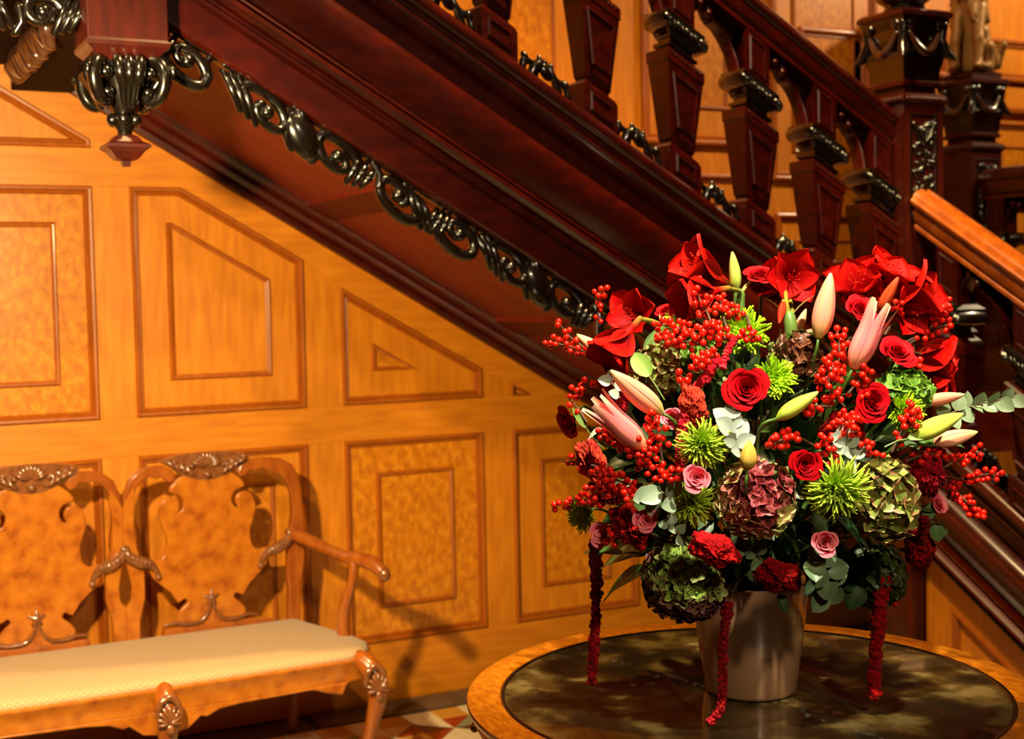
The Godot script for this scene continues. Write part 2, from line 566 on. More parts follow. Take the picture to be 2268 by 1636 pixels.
func room():
	# shell; unseen sides and ceiling in warm tones to bounce warm light
	var floor_slab := wall_slab("floor", Vector3(-2.6, -0.2, -5.1), Vector3(7.1, -0.008, 3.1), M["grout"])
	wall_slab("ceiling", Vector3(-2.6, 4.8, -5.1), Vector3(7.1, 5.0, 3.1), M["plaster"])
	wall_slab("wall_left", Vector3(-2.75, -0.2, -5.1), Vector3(-2.6, 5.0, 3.1), M["oak"])
	wall_slab("wall_right", Vector3(7.1, -0.2, -5.1), Vector3(7.25, 5.0, 3.1), M["oak"])
	wall_slab("wall_front", Vector3(-2.75, -0.2, 3.1), Vector3(7.25, 5.0, 3.25), M["oak"])
	var wall := wall_slab("wall_back", Vector3(-2.75, -0.2, -5.2), Vector3(7.25, 5.0, WALL - 0.02), M["oak"])
	var T := Transform3D(Basis.IDENTITY, Vector3(0, 0, WALL))
	# lower wainscot: rails run level, stiles upright between them, a sloping rail under the stair
	board(wall, "bottom_rail", rect(-2.6, 0, 7.1, 0.243), T, M["oak_across"])
	board(wall, "middle_rail", rect(-2.6, 1.048, 7.1, 1.189), T, M["oak_across"])
	var xs := [[-0.42, 0.20], [0.335, 0.88], [1.011, 1.648], [1.797, 2.395], [2.530, 3.13], [3.265, 3.46]]
	for k in xs.size():
		var x0: float = xs[k][0]
		var x1: float = xs[k][1]
		panel(wall, rect(x0, 0.243, x1, 1.048), T, M["oak_figured"] if k == 3 else M["oak"], 0.135)
		if k < xs.size() - 1:
			board(wall, "stile", rect(x1, 0.243, xs[k + 1][0], 1.048), T, M["oak"])
	board(wall, "stile", rect(3.46, 0.243, 7.1, 1.048), T, M["oak"])
	board(wall, "stile", rect(-2.6, 0.243, -0.42, 1.048), T, M["oak"])
	# upper row, cut by the rake
	var off := 0.105
	var lid := func(x: float) -> float: return rake_y(x) - off
	var up := [
		rect(-0.42, 1.189, 0.20, 2.017), rect(0.335, 1.189, 0.88, 2.017),
		[Vector2(1.011, 1.189), Vector2(1.648, 1.189), Vector2(1.650, 1.753), Vector2(1.195, 2.017), Vector2(1.011, 2.017)],
		[Vector2(1.797, 1.189), Vector2(2.395, 1.189), Vector2(2.395, 1.308), Vector2(1.797, 1.645)],
		[Vector2(2.530, 1.189), Vector2(2.620, 1.189), Vector2(2.530, 1.240)],
	]
	for k in up.size():
		panel(wall, up[k], T, M["oak_figured"] if k == 1 else M["oak"], 0.130, 0.030 if k < 4 else 0.012)
	for a in [[-2.6, -0.42], [0.20, 0.335], [0.88, 1.011]]:
		board(wall, "stile", rect(a[0], 1.189, a[1], 2.017), T, M["oak"])
	board(wall, "stile", [Vector2(1.648, 1.189), Vector2(1.797, 1.189), Vector2(1.797, 1.645), Vector2(1.650, 1.753)], T, M["oak"])
	board(wall, "stile", [Vector2(2.395, 1.189), Vector2(2.530, 1.189), Vector2(2.530, 1.240), Vector2(2.395, 1.308)], T, M["oak"])
	board(wall, "top_rail", rect(-2.6, 2.017, 1.011, 2.150), T, M["oak_across"])
	var tri := [Vector2(0.10, 2.150), Vector2(0.88, 2.150), Vector2(0.88, 2.180), Vector2(0.10, 2.640)]
	panel(wall, tri, T, M["oak"], 0.14)
	board(wall, "rake_rail", [Vector2(0.10, 2.640), Vector2(0.88, 2.180), Vector2(0.88, 2.150), Vector2(1.011, 2.150), Vector2(1.011, 2.017), Vector2(1.195, 2.017), Vector2(1.650, 1.753), Vector2(1.797, 1.645), Vector2(2.395, 1.308), Vector2(2.530, 1.240), Vector2(2.620, 1.189), Vector2(2.95, 1.189), Vector2(0.10, 2.90)], T, M["oak_across"])
	# wall above the flight
	board(wall, "stile", rect(2.965, 1.5, 3.150, 4.8), T, M["oak"])
	for a in [[1.55, 2.93, 2.20, 2.25], [3.19, 3.80, 2.30, 2.25], [4.04, 4.46, 2.36, 2.80], [4.65, 4.95, 2.62, 2.85], [5.20, 5.85, 2.62, 2.83]]:
		panel(wall, rect(a[0], a[2] if a[1] > 4 else 2.245, a[1], a[3] if a[1] > 4 else 3.1), T, M["oak"], 0.16 if a[1] < 4 else 0.2, 0.045)
	panel(wall, rect(3.88, 2.10, 4.50, 3.1), T, M["oak"], 0.13, 0.04)
	for a in [[3.19, 3.80, 1.72, 2.12], [3.90, 4.55, 1.60, 1.95], [5.0, 6.4, 2.0, 2.42], [5.0, 6.4, 1.2, 1.85]]:
		panel(wall, rect(a[0], a[2], a[1], a[3]), T, M["oak"], 0.12, 0.04)
	# cornice line on the right
	var b := B.new()
	b.extrude([Vector2(0, 0), Vector2(0.018, 0.006), Vector2(0.022, 0.022), Vector2(0.010, 0.034), Vector2(0, 0.038)], Vector3(4.6, 2.46, WALL), Vector3.BACK, Vector3.UP, Vector3(2.5, 0, 0), false, false)
	put(b, "rail_moulding", M["oak_bead"], wall)
	floor_tiles(floor_slab)

func floor_tiles(parent):
	# heating grate along the wall, its bars as one part each
	var g := thing("floor_grate", "flat iron heating grate with narrow bars let into the floor along the panelled wall", "grate", Vector3(2.1, 0, -4.86))
	var b := B.new()
	b.box(Vector3(-0.5, -0.006, -0.095), Vector3(0.9, 0.000, 0.095), 0.001)
	put(b, "frame", M["iron"], g)
	b = B.new()
	b.box(Vector3(-0.0045, 0, -0.085), Vector3(0.0045, 0.005, 0.085), 0.0015)
	var bar := b.mesh()
	for k in 104:
		show_mesh(bar, "bar", M["tile_taupe"], g, Transform3D(Basis.IDENTITY, Vector3(-0.48 + k * 0.0132, 0, 0)))
	# geometric tiles: border strip, then squares set with triangles
	var s := 0.118
	var sq := B.new()
	sq.slab(rect(-0.5 * s + 0.001, -0.5 * s + 0.001, 0.5 * s - 0.001, 0.5 * s - 0.001), -0.008, 0.0, 0.001, Transform3D(Basis(Vector3.RIGHT, Vector3.FORWARD, Vector3.UP), Vector3.ZERO), false)
	var sqm := sq.mesh()
	var tri := B.new()
	tri.slab([Vector2(-0.5 * s + 0.001, -0.5 * s + 0.0015), Vector2(0.5 * s - 0.0025, -0.5 * s + 0.0015), Vector2(-0.5 * s + 0.001, 0.5 * s - 0.003)], -0.008, 0.0, 0.001, Transform3D(Basis(Vector3.RIGHT, Vector3.FORWARD, Vector3.UP), Vector3.ZERO), false)
	var trim := tri.mesh()
	for j in 9:
		for k in 14:
			var x := 1.10 + (k + 0.5) * s
			var z := -4.765 + (j + 0.5) * s
			if j == 0:
				var hs := show_mesh(sqm, "tile", M[["tile_ochre", "tile_cream"][k % 2]], parent, Transform3D(Basis.IDENTITY, Vector3(x, 0, z)))
				continue
			var turn: int = (j + k) % 4
			var cs: Array = [["tile_cream", "tile_brick_red"], ["tile_sage", "tile_cream"], ["tile_umber", "tile_cream"], ["tile_cream", "tile_ochre"], ["tile_sage", "tile_brick_red"]][(j * 3 + k * 2) % 5]
			for q in 2:
				show_mesh(trim, "tile", M[cs[q]], parent, Transform3D(Basis(Vector3.UP, PI / 2 * (turn + 2 * q)), Vector3(x, 0, z)))
	# the floor beyond, laid in larger plain tiles
	for j in 9:
		for k in 12:
			var x := -1.9 + k * 0.6
			var z := -3.40 + j * 0.6
			if x > 3.1 and z < -1.5:
				continue
			b = B.new()
			b.slab(rect(-0.298, -0.298, 0.298, 0.298), -0.008, 0.0, 0.001, Transform3D(Basis(Vector3.RIGHT, Vector3.FORWARD, Vector3.UP), Vector3.ZERO), false)
			show_mesh(b.mesh(), "tile", M[["tile_sage", "tile_taupe"][(j + k) % 2]], parent, Transform3D(Basis.IDENTITY, Vector3(x, 0, z)))

# ---------------------------------------------------------------- the staircase
# a flight's own axes: x down the slope's plan direction (height follows the rake), y up, z out of the string's face
func flight_frame(at: Vector3, run: Vector3, face: Vector3) -> Transform3D:
	return Transform3D(Basis(run + Vector3(0, -RAKE, 0), Vector3.UP, face), at)

func string_mouldings(parent, T: Transform3D, x0: float, x1: float, full := true):
	var U := T.basis.z
	var D := T.basis.x * (x1 - x0)
	var O := T * Vector3(x0, 0, 0)
	var b := B.new()
	b.extrude([Vector2(-0.05, 0.005), Vector2(0.045, 0.004), Vector2(0.062, -0.004), Vector2(0.070, -0.018), Vector2(0.068, -0.034), Vector2(0.058, -0.046), Vector2(0.042, -0.052), Vector2(0.040, -0.066), Vector2(0.050, -0.074), Vector2(0.050, -0.082), Vector2(0.038, -0.088), Vector2(0.032, -0.112), Vector2(0.008, -0.122)], O, U, Vector3.UP, D)
	put(b, "string_cap", M["mahogany"], parent)
	b = B.new()
	b.extrude([Vector2(0.008, -0.120), Vector2(-0.004, -0.128), Vector2(-0.004, -0.176), Vector2(0.010, -0.182), Vector2(0.034, -0.190), Vector2(0.050, -0.204), Vector2(0.058, -0.226), Vector2(0.058, -0.250), Vector2(0.050, -0.280), Vector2(0.036, -0.312), Vector2(0.020, -0.340), Vector2(0.010, -0.358), Vector2(0.010, -0.366)], O, U, Vector3.UP, D)
	put(b, "pulvinated_frieze", M["mahogany"], parent)
	b = B.new()
	b.extrude([Vector2(0.010, -0.364), Vector2(0.044, -0.367), Vector2(0.047, -0.374), Vector2(0.032, -0.381), Vector2(0.052, -0.385), Vector2(0.068, -0.394), Vector2(0.070, -0.406), Vector2(0.056, -0.418), Vector2(0.034, -0.422), Vector2(0.030, -0.436), Vector2(0.046, -0.440), Vector2(0.044, -0.450), Vector2(0.016, -0.456)], O, U, Vector3.UP, D)
	put(b, "string_moulding", M["mahogany"], parent)
	if full:
		b = B.new()
		b.extrude([Vector2(0.016, -0.454), Vector2(0.016, -0.552), Vector2(0.006, -0.560), Vector2(-0.06, -0.560), Vector2(-0.06, 0.0)], O, U, Vector3.UP, D)
		put(b, "string_fascia", M["mahogany"], parent)

func handrail(parent, T: Transform3D, x0: float, x1: float, mat := "mahogany"):
	var b := B.new()
	b.extrude([Vector2(0.030, 0.668), Vector2(0.046, 0.672), Vector2(0.046, 0.684), Vector2(0.036, 0.692), Vector2(0.048, 0.702), Vector2(0.050, 0.750), Vector2(0.062, 0.758), Vector2(0.064, 0.772), Vector2(0.054, 0.780), Vector2(0.050, 0.790), Vector2(0.036, 0.806), Vector2(0.008, 0.812), Vector2(0.000, 0.800), Vector2(-0.010, 0.800), Vector2(-0.018, 0.812), Vector2(-0.036, 0.806), Vector2(-0.050, 0.790), Vector2(-0.064, 0.772), Vector2(-0.050, 0.700), Vector2(-0.046, 0.672), Vector2(-0.030, 0.668)], T * Vector3(x0, 0, 0), T.basis.z, Vector3.UP, T.basis.x * (x1 - x0), true, false)
	put(b, "handrail", M[mat], parent)

func sq(a: Array) -> Array:
	var out := []
	for k in a:
		out.append(Vector3(k[0], k[1], k[2]))
	return out

var bal_mesh := {}
func baluster(parent, T: Transform3D):
	if bal_mesh.is_empty():
		var b := B.new()
		b.square(sq([[0.040, 0.034, 0.108], [0.040, 0.034, 0.118], [0.046, 0.036, 0.124], [0.066, 0.060, 0.352], [0.066, 0.060, 0.358]]))
		b.ring([Vector2(-0.034, 0.16), Vector2(0.034, 0.16), Vector2(0.052, 0.33), Vector2(-0.052, 0.33)], [Vector2(0.0, 0.046), Vector2(0.0, 0.061), Vector2(0.006, 0.064), Vector2(0.010, 0.056)])
		bal_mesh["baluster"] = [b.mesh(), "dark_mahogany"]
		b = B.new()
		b.square(sq([[0.060, 0.054, -0.01], [0.060, 0.054, 0.090], [0.054, 0.048, 0.102], [0.048, 0.042, 0.106]]))
		b.ring(rect(-0.040, 0.016, 0.040, 0.076), [Vector2(0, 0.050), Vector2(0, 0.058), Vector2(0.006, 0.061), Vector2(0.012, 0.052)])
		bal_mesh["base_block"] = [b.mesh(), "dark_mahogany"]
		b = B.new()
		b.square(sq([[0.062, 0.056, 0.356], [0.070, 0.064, 0.360], [0.070, 0.064, 0.394], [0.062, 0.056, 0.402], [0.048, 0.042, 0.408]]))
		for k in 9:
			b.dot(Vector3(-0.052 + k * 0.013, 0.385, 0.064), 0.0045, 6, 4)
		bal_mesh["beaded_cap"] = [b.mesh(), "dark_mahogany"]
		b = B.new()
		b.square(sq([[0.042, 0.036, 0.406], [0.042, 0.036, 0.412], [0.054, 0.048, 0.418], [0.054, 0.048, 0.428], [0.042, 0.036, 0.434], [0.042, 0.036, 0.446], [0.050, 0.044, 0.452]]))
		bal_mesh["neck"] = [b.mesh(), "ebonised"]
		b = B.new()
		b.square(sq([[0.046, 0.042, 0.448], [0.058, 0.054, 0.470], [0.064, 0.060, 0.500], [0.072, 0.066, 0.506], [0.072, 0.066, 0.516], [0.052, 0.046, 0.520]]))
		for s in [-1, 1]:
			b.tube([Vector3(0.066 * s, 0.484, -0.058), Vector3(0.070 * s, 0.486, 0), Vector3(0.066 * s, 0.484, 0.060)], [0.021, 0.023, 0.021], 10)
		for k in 6:
			b.dot(Vector3(-0.04 + k * 0.016, 0.486 + 0.004 * (k % 2), 0.060), Vector3(0.009, 0.014, 0.009), 7, 5)
		bal_mesh["scroll_capital"] = [b.mesh(), "ebonised"]
		b = B.new()
		b.square(sq([[0.048, 0.044, 0.518], [0.048, 0.044, 0.680]]))
		b.ring(rect(-0.034, 0.54, 0.034, 0.655), [Vector2(0, 0.040), Vector2(0, 0.046), Vector2(0.005, 0.049), Vector2(0.009, 0.043)])
		bal_mesh["upper_block"] = [b.mesh(), "dark_mahogany"]
	var o = show_mesh(bal_mesh["baluster"][0], "baluster", M["dark_mahogany"], parent, T)
	for k in bal_mesh:
		if k != "baluster":
			show_mesh(bal_mesh[k][0], k, M[bal_mesh[k][1]], o)

# the pierced arch between two balusters, right under the handrail
func arch(parent, T: Transform3D, xl: float, xr: float):
	var p := [Vector2(xl, 0.685), Vector2(xl, 0.56), Vector2(xl + 0.018, 0.605), Vector2(xl + 0.040, 0.632), Vector2(xl + 0.062, 0.640), Vector2(xl + 0.074, 0.622), Vector2(xl + 0.088, 0.612)]
	var c := Vector2(xl + 0.085, 0.455)
	var rx := xr - 0.012 - c.x
	for k in 9:
		var a := PI / 2 * (1.0 - k / 8.0)
		p.append(c + Vector2(cos(a) * rx, sin(a) * 0.160))
	p.append(Vector2(xr, 0.452))
	p.append(Vector2(xr, 0.685))
	p.reverse()
	var b := B.new()
	b.slab(p, -0.028, 0.030, 0.006, T)
	b.dot(T * Vector3(xl + 0.072, 0.632, 0.022), 0.014, 8, 6)
	b.dot(T * Vector3(xl + 0.038, 0.644, 0.026), 0.012, 8, 6)
	put(b, "arch", M["dark_mahogany"], parent)

# carved cresting on the string cap between two base blocks
func cresting(parent, T: Transform3D, x: float, w := 0.17):
	var b := B.new()
	for s in [-1, 1]:
		var p := []
		var r := []
		for k in 11:
			var t := k / 10.0
			var a := -0.4 + t * 5.2
			var rad := 0.031 * (1.0 - 0.68 * t)
			p.append(Vector3(x + s * (w * 0.5 - 0.026 + cos(a) * rad), 0.028 + sin(a) * rad, 0.012))
			r.append(0.013 - 0.005 * t)
		b.tube(p, r, 7)
		b.dot(Vector3(x + s * w * 0.47, 0.056, 0.012), 0.014, 7, 5)
		b.tube([Vector3(x + s * 0.05, 0.008, 0.01), Vector3(x + s * 0.036, 0.045, 0.012), Vector3(x + s * 0.016, 0.066, 0.012), Vector3(x + s * 0.020, 0.082, 0.014)], [0.015, 0.017, 0.015, 0.009], 7)
	b.dot(Vector3(x, 0.052, 0.014), Vector3(0.024, 0.026, 0.014), 8, 6)
	b.dot(Vector3(x, 0.080, 0.012), 0.010, 7, 5)
	b.box(Vector3(x - w * 0.45, -0.005, -0.002), Vector3(x + w * 0.45, 0.012, 0.022), 0.004)
	for k in b.v.size():
		b.v[k] = T * b.v[k]
	put(b, "cresting", M["ebonised"], parent)

# one carved C scroll of the trim that hangs under a string; up turns its open side
func scroll(parent, T: Transform3D, x: float, w: float, up: bool, flip: bool, drop := 0.14):
	var b := B.new()
	var s := -1.0 if flip else 1.0
	var v := 1.0 if up else -1.0
	var cy := -drop * 0.5
	var p := []
	var r := []
	for k in 22:
		var t := k / 21.0
		var a := PI * 0.95 - t * TAU * 1.12
		var rad := drop * (0.47 - 0.34 * t)
		p.append(T * Vector3(x + s * (cos(a) * rad * 1.15 + 0.012), cy - v * sin(a) * rad, 0.004 + 0.012 * t))
		r.append(0.020 - 0.007 * t)
	b.tube(p, r, 8)
	b.dot(T * Vector3(x + s * 0.012, cy, 0.018), 0.021, 10, 7)
	# leaf strands that tie the scroll to the next one
	for q in 3:
		var e := []
		var er := []
		for k in 7:
			var t := k / 6.0
			e.append(T * Vector3(x - s * (w * (0.32 + 0.11 * q) - t * 0.045), cy + v * (-0.052 + 0.104 * t) * (1.0 - 0.12 * q), 0.002 + 0.016 * sin(t * PI)))
			er.append(0.013 - 0.008 * absf(t - 0.5))
		b.tube(e, er, 7)
	b.tube([T * Vector3(x + s * w * 0.42, cy + v * 0.055, 0.0), T * Vector3(x + s * w * 0.34, cy + v * 0.030, 0.010), T * Vector3(x + s * w * 0.36, cy - v * 0.006, 0.012)], [0.012, 0.012, 0.016], 7)
	b.tube([T * Vector3(x - w * 0.5, -0.006, 0.0), T * Vector3(x + w * 0.5, -0.006, 0.0)], [0.010, 0.010], 6)
	put(b, "scroll", M["ebonised"], parent)

func boss(parent, T: Transform3D, x: float):
	var b := B.new()
	b.ball(T * Transform3D(Basis.from_scale(Vector3(0.056, 0.066, 0.034)), Vector3(x, -0.070, 0.004)), 16, 12)
	b.ball(T * Transform3D(Basis.from_scale(Vector3(0.030, 0.050, 0.030)), Vector3(x, -0.020, 0.002)), 12, 8)
	put(b, "boss", M["ebonised"], parent)

func treads(parent, T: Transform3D, n: int, x0: float, rise: float, width: float, mat_tread, mat_riser, carpet):
	# step k: nosing at x0 + k * going, its top a fixed height over the string's cap line
	var going := rise / RAKE
	for k in n:
		var xa := x0 + k * going
		var top := T * Vector3(xa, -0.26, 0)
		var run := Vector3(T.basis.x.x, 0, T.basis.x.z)
		var F := Transform3D(Basis(run, Vector3.UP, T.basis.z), top)
		var b := B.new()
		b.box(Vector3(0, -0.035, -width), Vector3(going + 0.03, 0, -0.05), 0.003, F)
		b.box(Vector3(going - 0.02, -0.035 - rise, -width), Vector3(going, -0.034, -0.05), 0.002, F)
		var o := put(b, "step", mat_tread, parent)
		if carpet:
			b = B.new()
			b.box(Vector3(-0.002, 0.0, -width + 0.12), Vector3(going + 0.036, 0.012, -0.13), 0.004, F)
			b.box(Vector3(going, -rise + 0.01, -width + 0.12), Vector3(going + 0.012, 0.004, -0.13), 0.003, F)
			put(b, "carpet", M["stair_carpet"], o)

func stairs():
	wood("lit_rail_wood", noise_tex(0.012, 4, [[0.2, Color(0.54, 0.25, 0.03)], [0.5, Color(0.60, 0.29, 0.035)], [0.8, Color(0.65, 0.33, 0.045)]], 12), Vector3(2, 2, 2), 0.26, 0.7)  # lower handrail's lamplit orange put into a lighter wood colour
	# upper flight, its lower end at the newel; x negative climbs to the left
	var T := flight_frame(Vector3(3.41, 1.430, STRING), Vector3.RIGHT, Vector3.BACK)
	var st := thing("staircase", "carved mahogany upper stair flight rising to the left along the panelled wall", "staircase", Vector3.ZERO)
	string_mouldings(st, T, -2.60, 0.0)
	# soffit under the flight: boards between cross ribs, and the mouldings along the wall
	var b := B.new()
	var yb := -0.490
	b.quad(T * Vector3(-2.75, yb, -0.05), T * Vector3(0.1, yb, -0.05), T * Vector3(0.1, yb, WALL - STRING + 0.01), T * Vector3(-2.75, yb, WALL - STRING + 0.01))
	b.quad(T * Vector3(-2.75, yb + 0.03, -0.05), T * Vector3(0.1, yb + 0.03, -0.05), T * Vector3(0.1, yb + 0.03, WALL - STRING + 0.01), T * Vector3(-2.75, yb + 0.03, WALL - STRING + 0.01))
	put(b, "soffit", M["mahogany_soffit"], st)
	for x in [-2.5, -1.72, -0.94, -0.16]:
		b = B.new()
		b.box(Vector3(x - 0.045, yb - 0.016, -1.2), Vector3(x + 0.045, yb + 0.004, -0.02), 0.004, T)
		put(b, "soffit_rib", M["mahogany_soffit"], st)
	b = B.new()
	var W := Transform3D(T.basis, Vector3(1.60, 1.881, WALL))
	b.extrude([Vector2(0.0, 0.0), Vector2(0.018, 0.005), Vector2(0.024, 0.024), Vector2(0.014, 0.034), Vector2(0.034, 0.042), Vector2(0.046, 0.062), Vector2(0.040, 0.078), Vector2(0.058, 0.088), Vector2(0.076, 0.110), Vector2(0.080, 0.14)], W * Vector3(-1.4, 0, 0), Vector3.BACK, Vector3.UP, W.basis.x * 3.2)
	put(b, "wall_moulding", M["mahogany"], st)
	# trim of scrolls and bosses under the string
	var S := T * Transform3D(Basis.IDENTITY, Vector3(0, -0.552, -0.02))
	var px := [[-2.495, 0.19, true, false], [-2.275, 0.2, false, false], [-2.048, 0.2, false, true], [-1.862, 0.19, true, true], [-1.690, 0.18, true, false], [-1.518, 0.18, false, false], [-1.300, 0.18, false, true], [-1.125, 0.18, true, true], [-0.945, 0.18, true, false], [-0.765, 0.18, false, false], [-0.545, 0.18, false, true], [-0.365, 0.18, true, true], [-0.185, 0.18, true, false]]
	for a in px:
		scroll(st, S, a[0], a[1], a[2], a[3])
	for x in [-2.160, -1.410, -0.655]:
		boss(st, S, x)
	treads(st, T, 10, -2.62, 0.165, 1.19, M["mahogany"], M["mahogany"], true)
	# its balustrade
	var ba := thing("balustrade", "dark carved balustrade on the upper stair flight with sloping handrail and arches", "balustrade", Vector3.ZERO)
	handrail(ba, T, -2.6, 0.0)
	var bx := [-1.86, -1.555, -1.205, -0.890, -0.590, -0.305, -0.055]
	for k in bx.size():
		baluster(ba, T * Transform3D(Basis.IDENTITY, Vector3(bx[k], 0, 0)))
		if k < bx.size() - 1:
			arch(ba, T, bx[k] + 0.048, bx[k + 1] - 0.048)
			cresting(ba, T, (bx[k] + bx[k + 1]) / 2.0, 0.15)
	# landing between the flights
	var ld := thing("stair_landing", "square stair landing with mahogany edge between the upper and lower flights", "landing", Vector3.ZERO)
	b = B.new()
	b.box(Vector3(3.44, 0.98, WALL), Vector3(4.78, 1.15, -3.66), 0.004)
	put(b, "floor_slab", M["mahogany"], ld)
	# lower flight comes towards the viewer from the newel
	var L := flight_frame(Vector3(3.50, 1.124, -3.60), Vector3.BACK, Vector3.LEFT)
	var lo := thing("staircase", "lower stair flight with pale carpeted steps coming down to the right of the flowers", "staircase", Vector3.ZERO)
	string_mouldings(lo, L, 0.0, 1.75, false)
	treads(lo, L, 6, 0.0, 0.165, 1.2, M["mahogany"], M["mahogany"], true)
	b = B.new()
	var P := Transform3D(Basis(Vector3.BACK, Vector3.UP, Vector3.LEFT), Vector3(3.50, 0, -3.60))
	b.slab([Vector2(-0.02, 0.0), Vector2(1.62, 0.0), Vector2(1.62, 0.02), Vector2(0.0, 0.72), Vector2(-0.02, 0.72)], -0.05, -0.004, 0.002, P)
	b.slab([Vector2(0.0, 0.0), Vector2(0.12, 0.0), Vector2(0.12, 0.62), Vector2(0.0, 0.70)], -0.01, 0.004, 0.002, P)
	b.slab([Vector2(0.12, 0.0), Vector2(1.10, 0.0), Vector2(1.02, 0.09), Vector2(0.12, 0.09)], -0.01, 0.004, 0.002, P)
	b.slab([Vector2(0.12, 0.62), Vector2(0.12, 0.475), Vector2(0.80, 0.078), Vector2(1.02, 0.08)], -0.01, 0.004, 0.002, P)
	put(b, "spandrel", M["oak"], lo)
	b = B.new()
	var tri := [Vector2(0.12, 0.09), Vector2(0.78, 0.09), Vector2(0.12, 0.475)]
	b.ring(tri, [Vector2(0, -0.004), Vector2(0, 0.010), Vector2(0.008, 0.014), Vector2(0.018, 0.010), Vector2(0.024, -0.003)], P)
	put(b, "spandrel_moulding", M["oak_bead"], lo)
	var lb := thing("balustrade", "balustrade of the lower stair flight with a bright orange lit handrail", "balustrade", Vector3.ZERO)
	handrail(lb, L, -0.02, 1.8, "lit_rail_wood")
	var lx := [0.13, 0.47, 0.81, 1.15]
	for k in lx.size():
		baluster(lb, L * Transform3D(Basis.IDENTITY, Vector3(lx[k], 0, 0)))
		if k < lx.size() - 1:
			arch(lb, L, lx[k] + 0.048, lx[k + 1] - 0.048)
			cresting(lb, L, (lx[k] + lx[k + 1]) / 2.0, 0.15)
	newel(Vector3(3.506, 0, STRING), 0.0, 2.275, "tall square newel post with carved foliage panel at the turn of the stair", true)
	newel(Vector3(4.78, 0, -4.64), 0.98, 2.245, "rear newel post with swagged capital that carries the carved beast", false)
	beast()
	# level gallery rail from the rear newel
	var G := Transform3D(Basis(Vector3.BACK, Vector3.UP, Vector3.LEFT), Vector3(4.78, 1.32, -4.56))
	var ga := thing("balustrade", "level gallery balustrade with arches beyond the lower handrail at the right edge", "balustrade", Vector3.ZERO)
	handrail(ga, G, 0.0, 2.2)
	b = B.new()
	b.box(Vector3(0, -0.2, -0.06), Vector3(2.2, 0.0, 0.05), 0.006, G)
	put(b, "plinth", M["mahogany"], ga)
	var gx := [0.10, 0.40, 0.70, 1.0, 1.3]
	for k in gx.size():
		baluster(ga, G * Transform3D(Basis.IDENTITY, Vector3(gx[k], 0, 0)))
		if k < gx.size() - 1:
			arch(ga, G, gx[k] + 0.048, gx[k + 1] - 0.048)
	landing_corner()

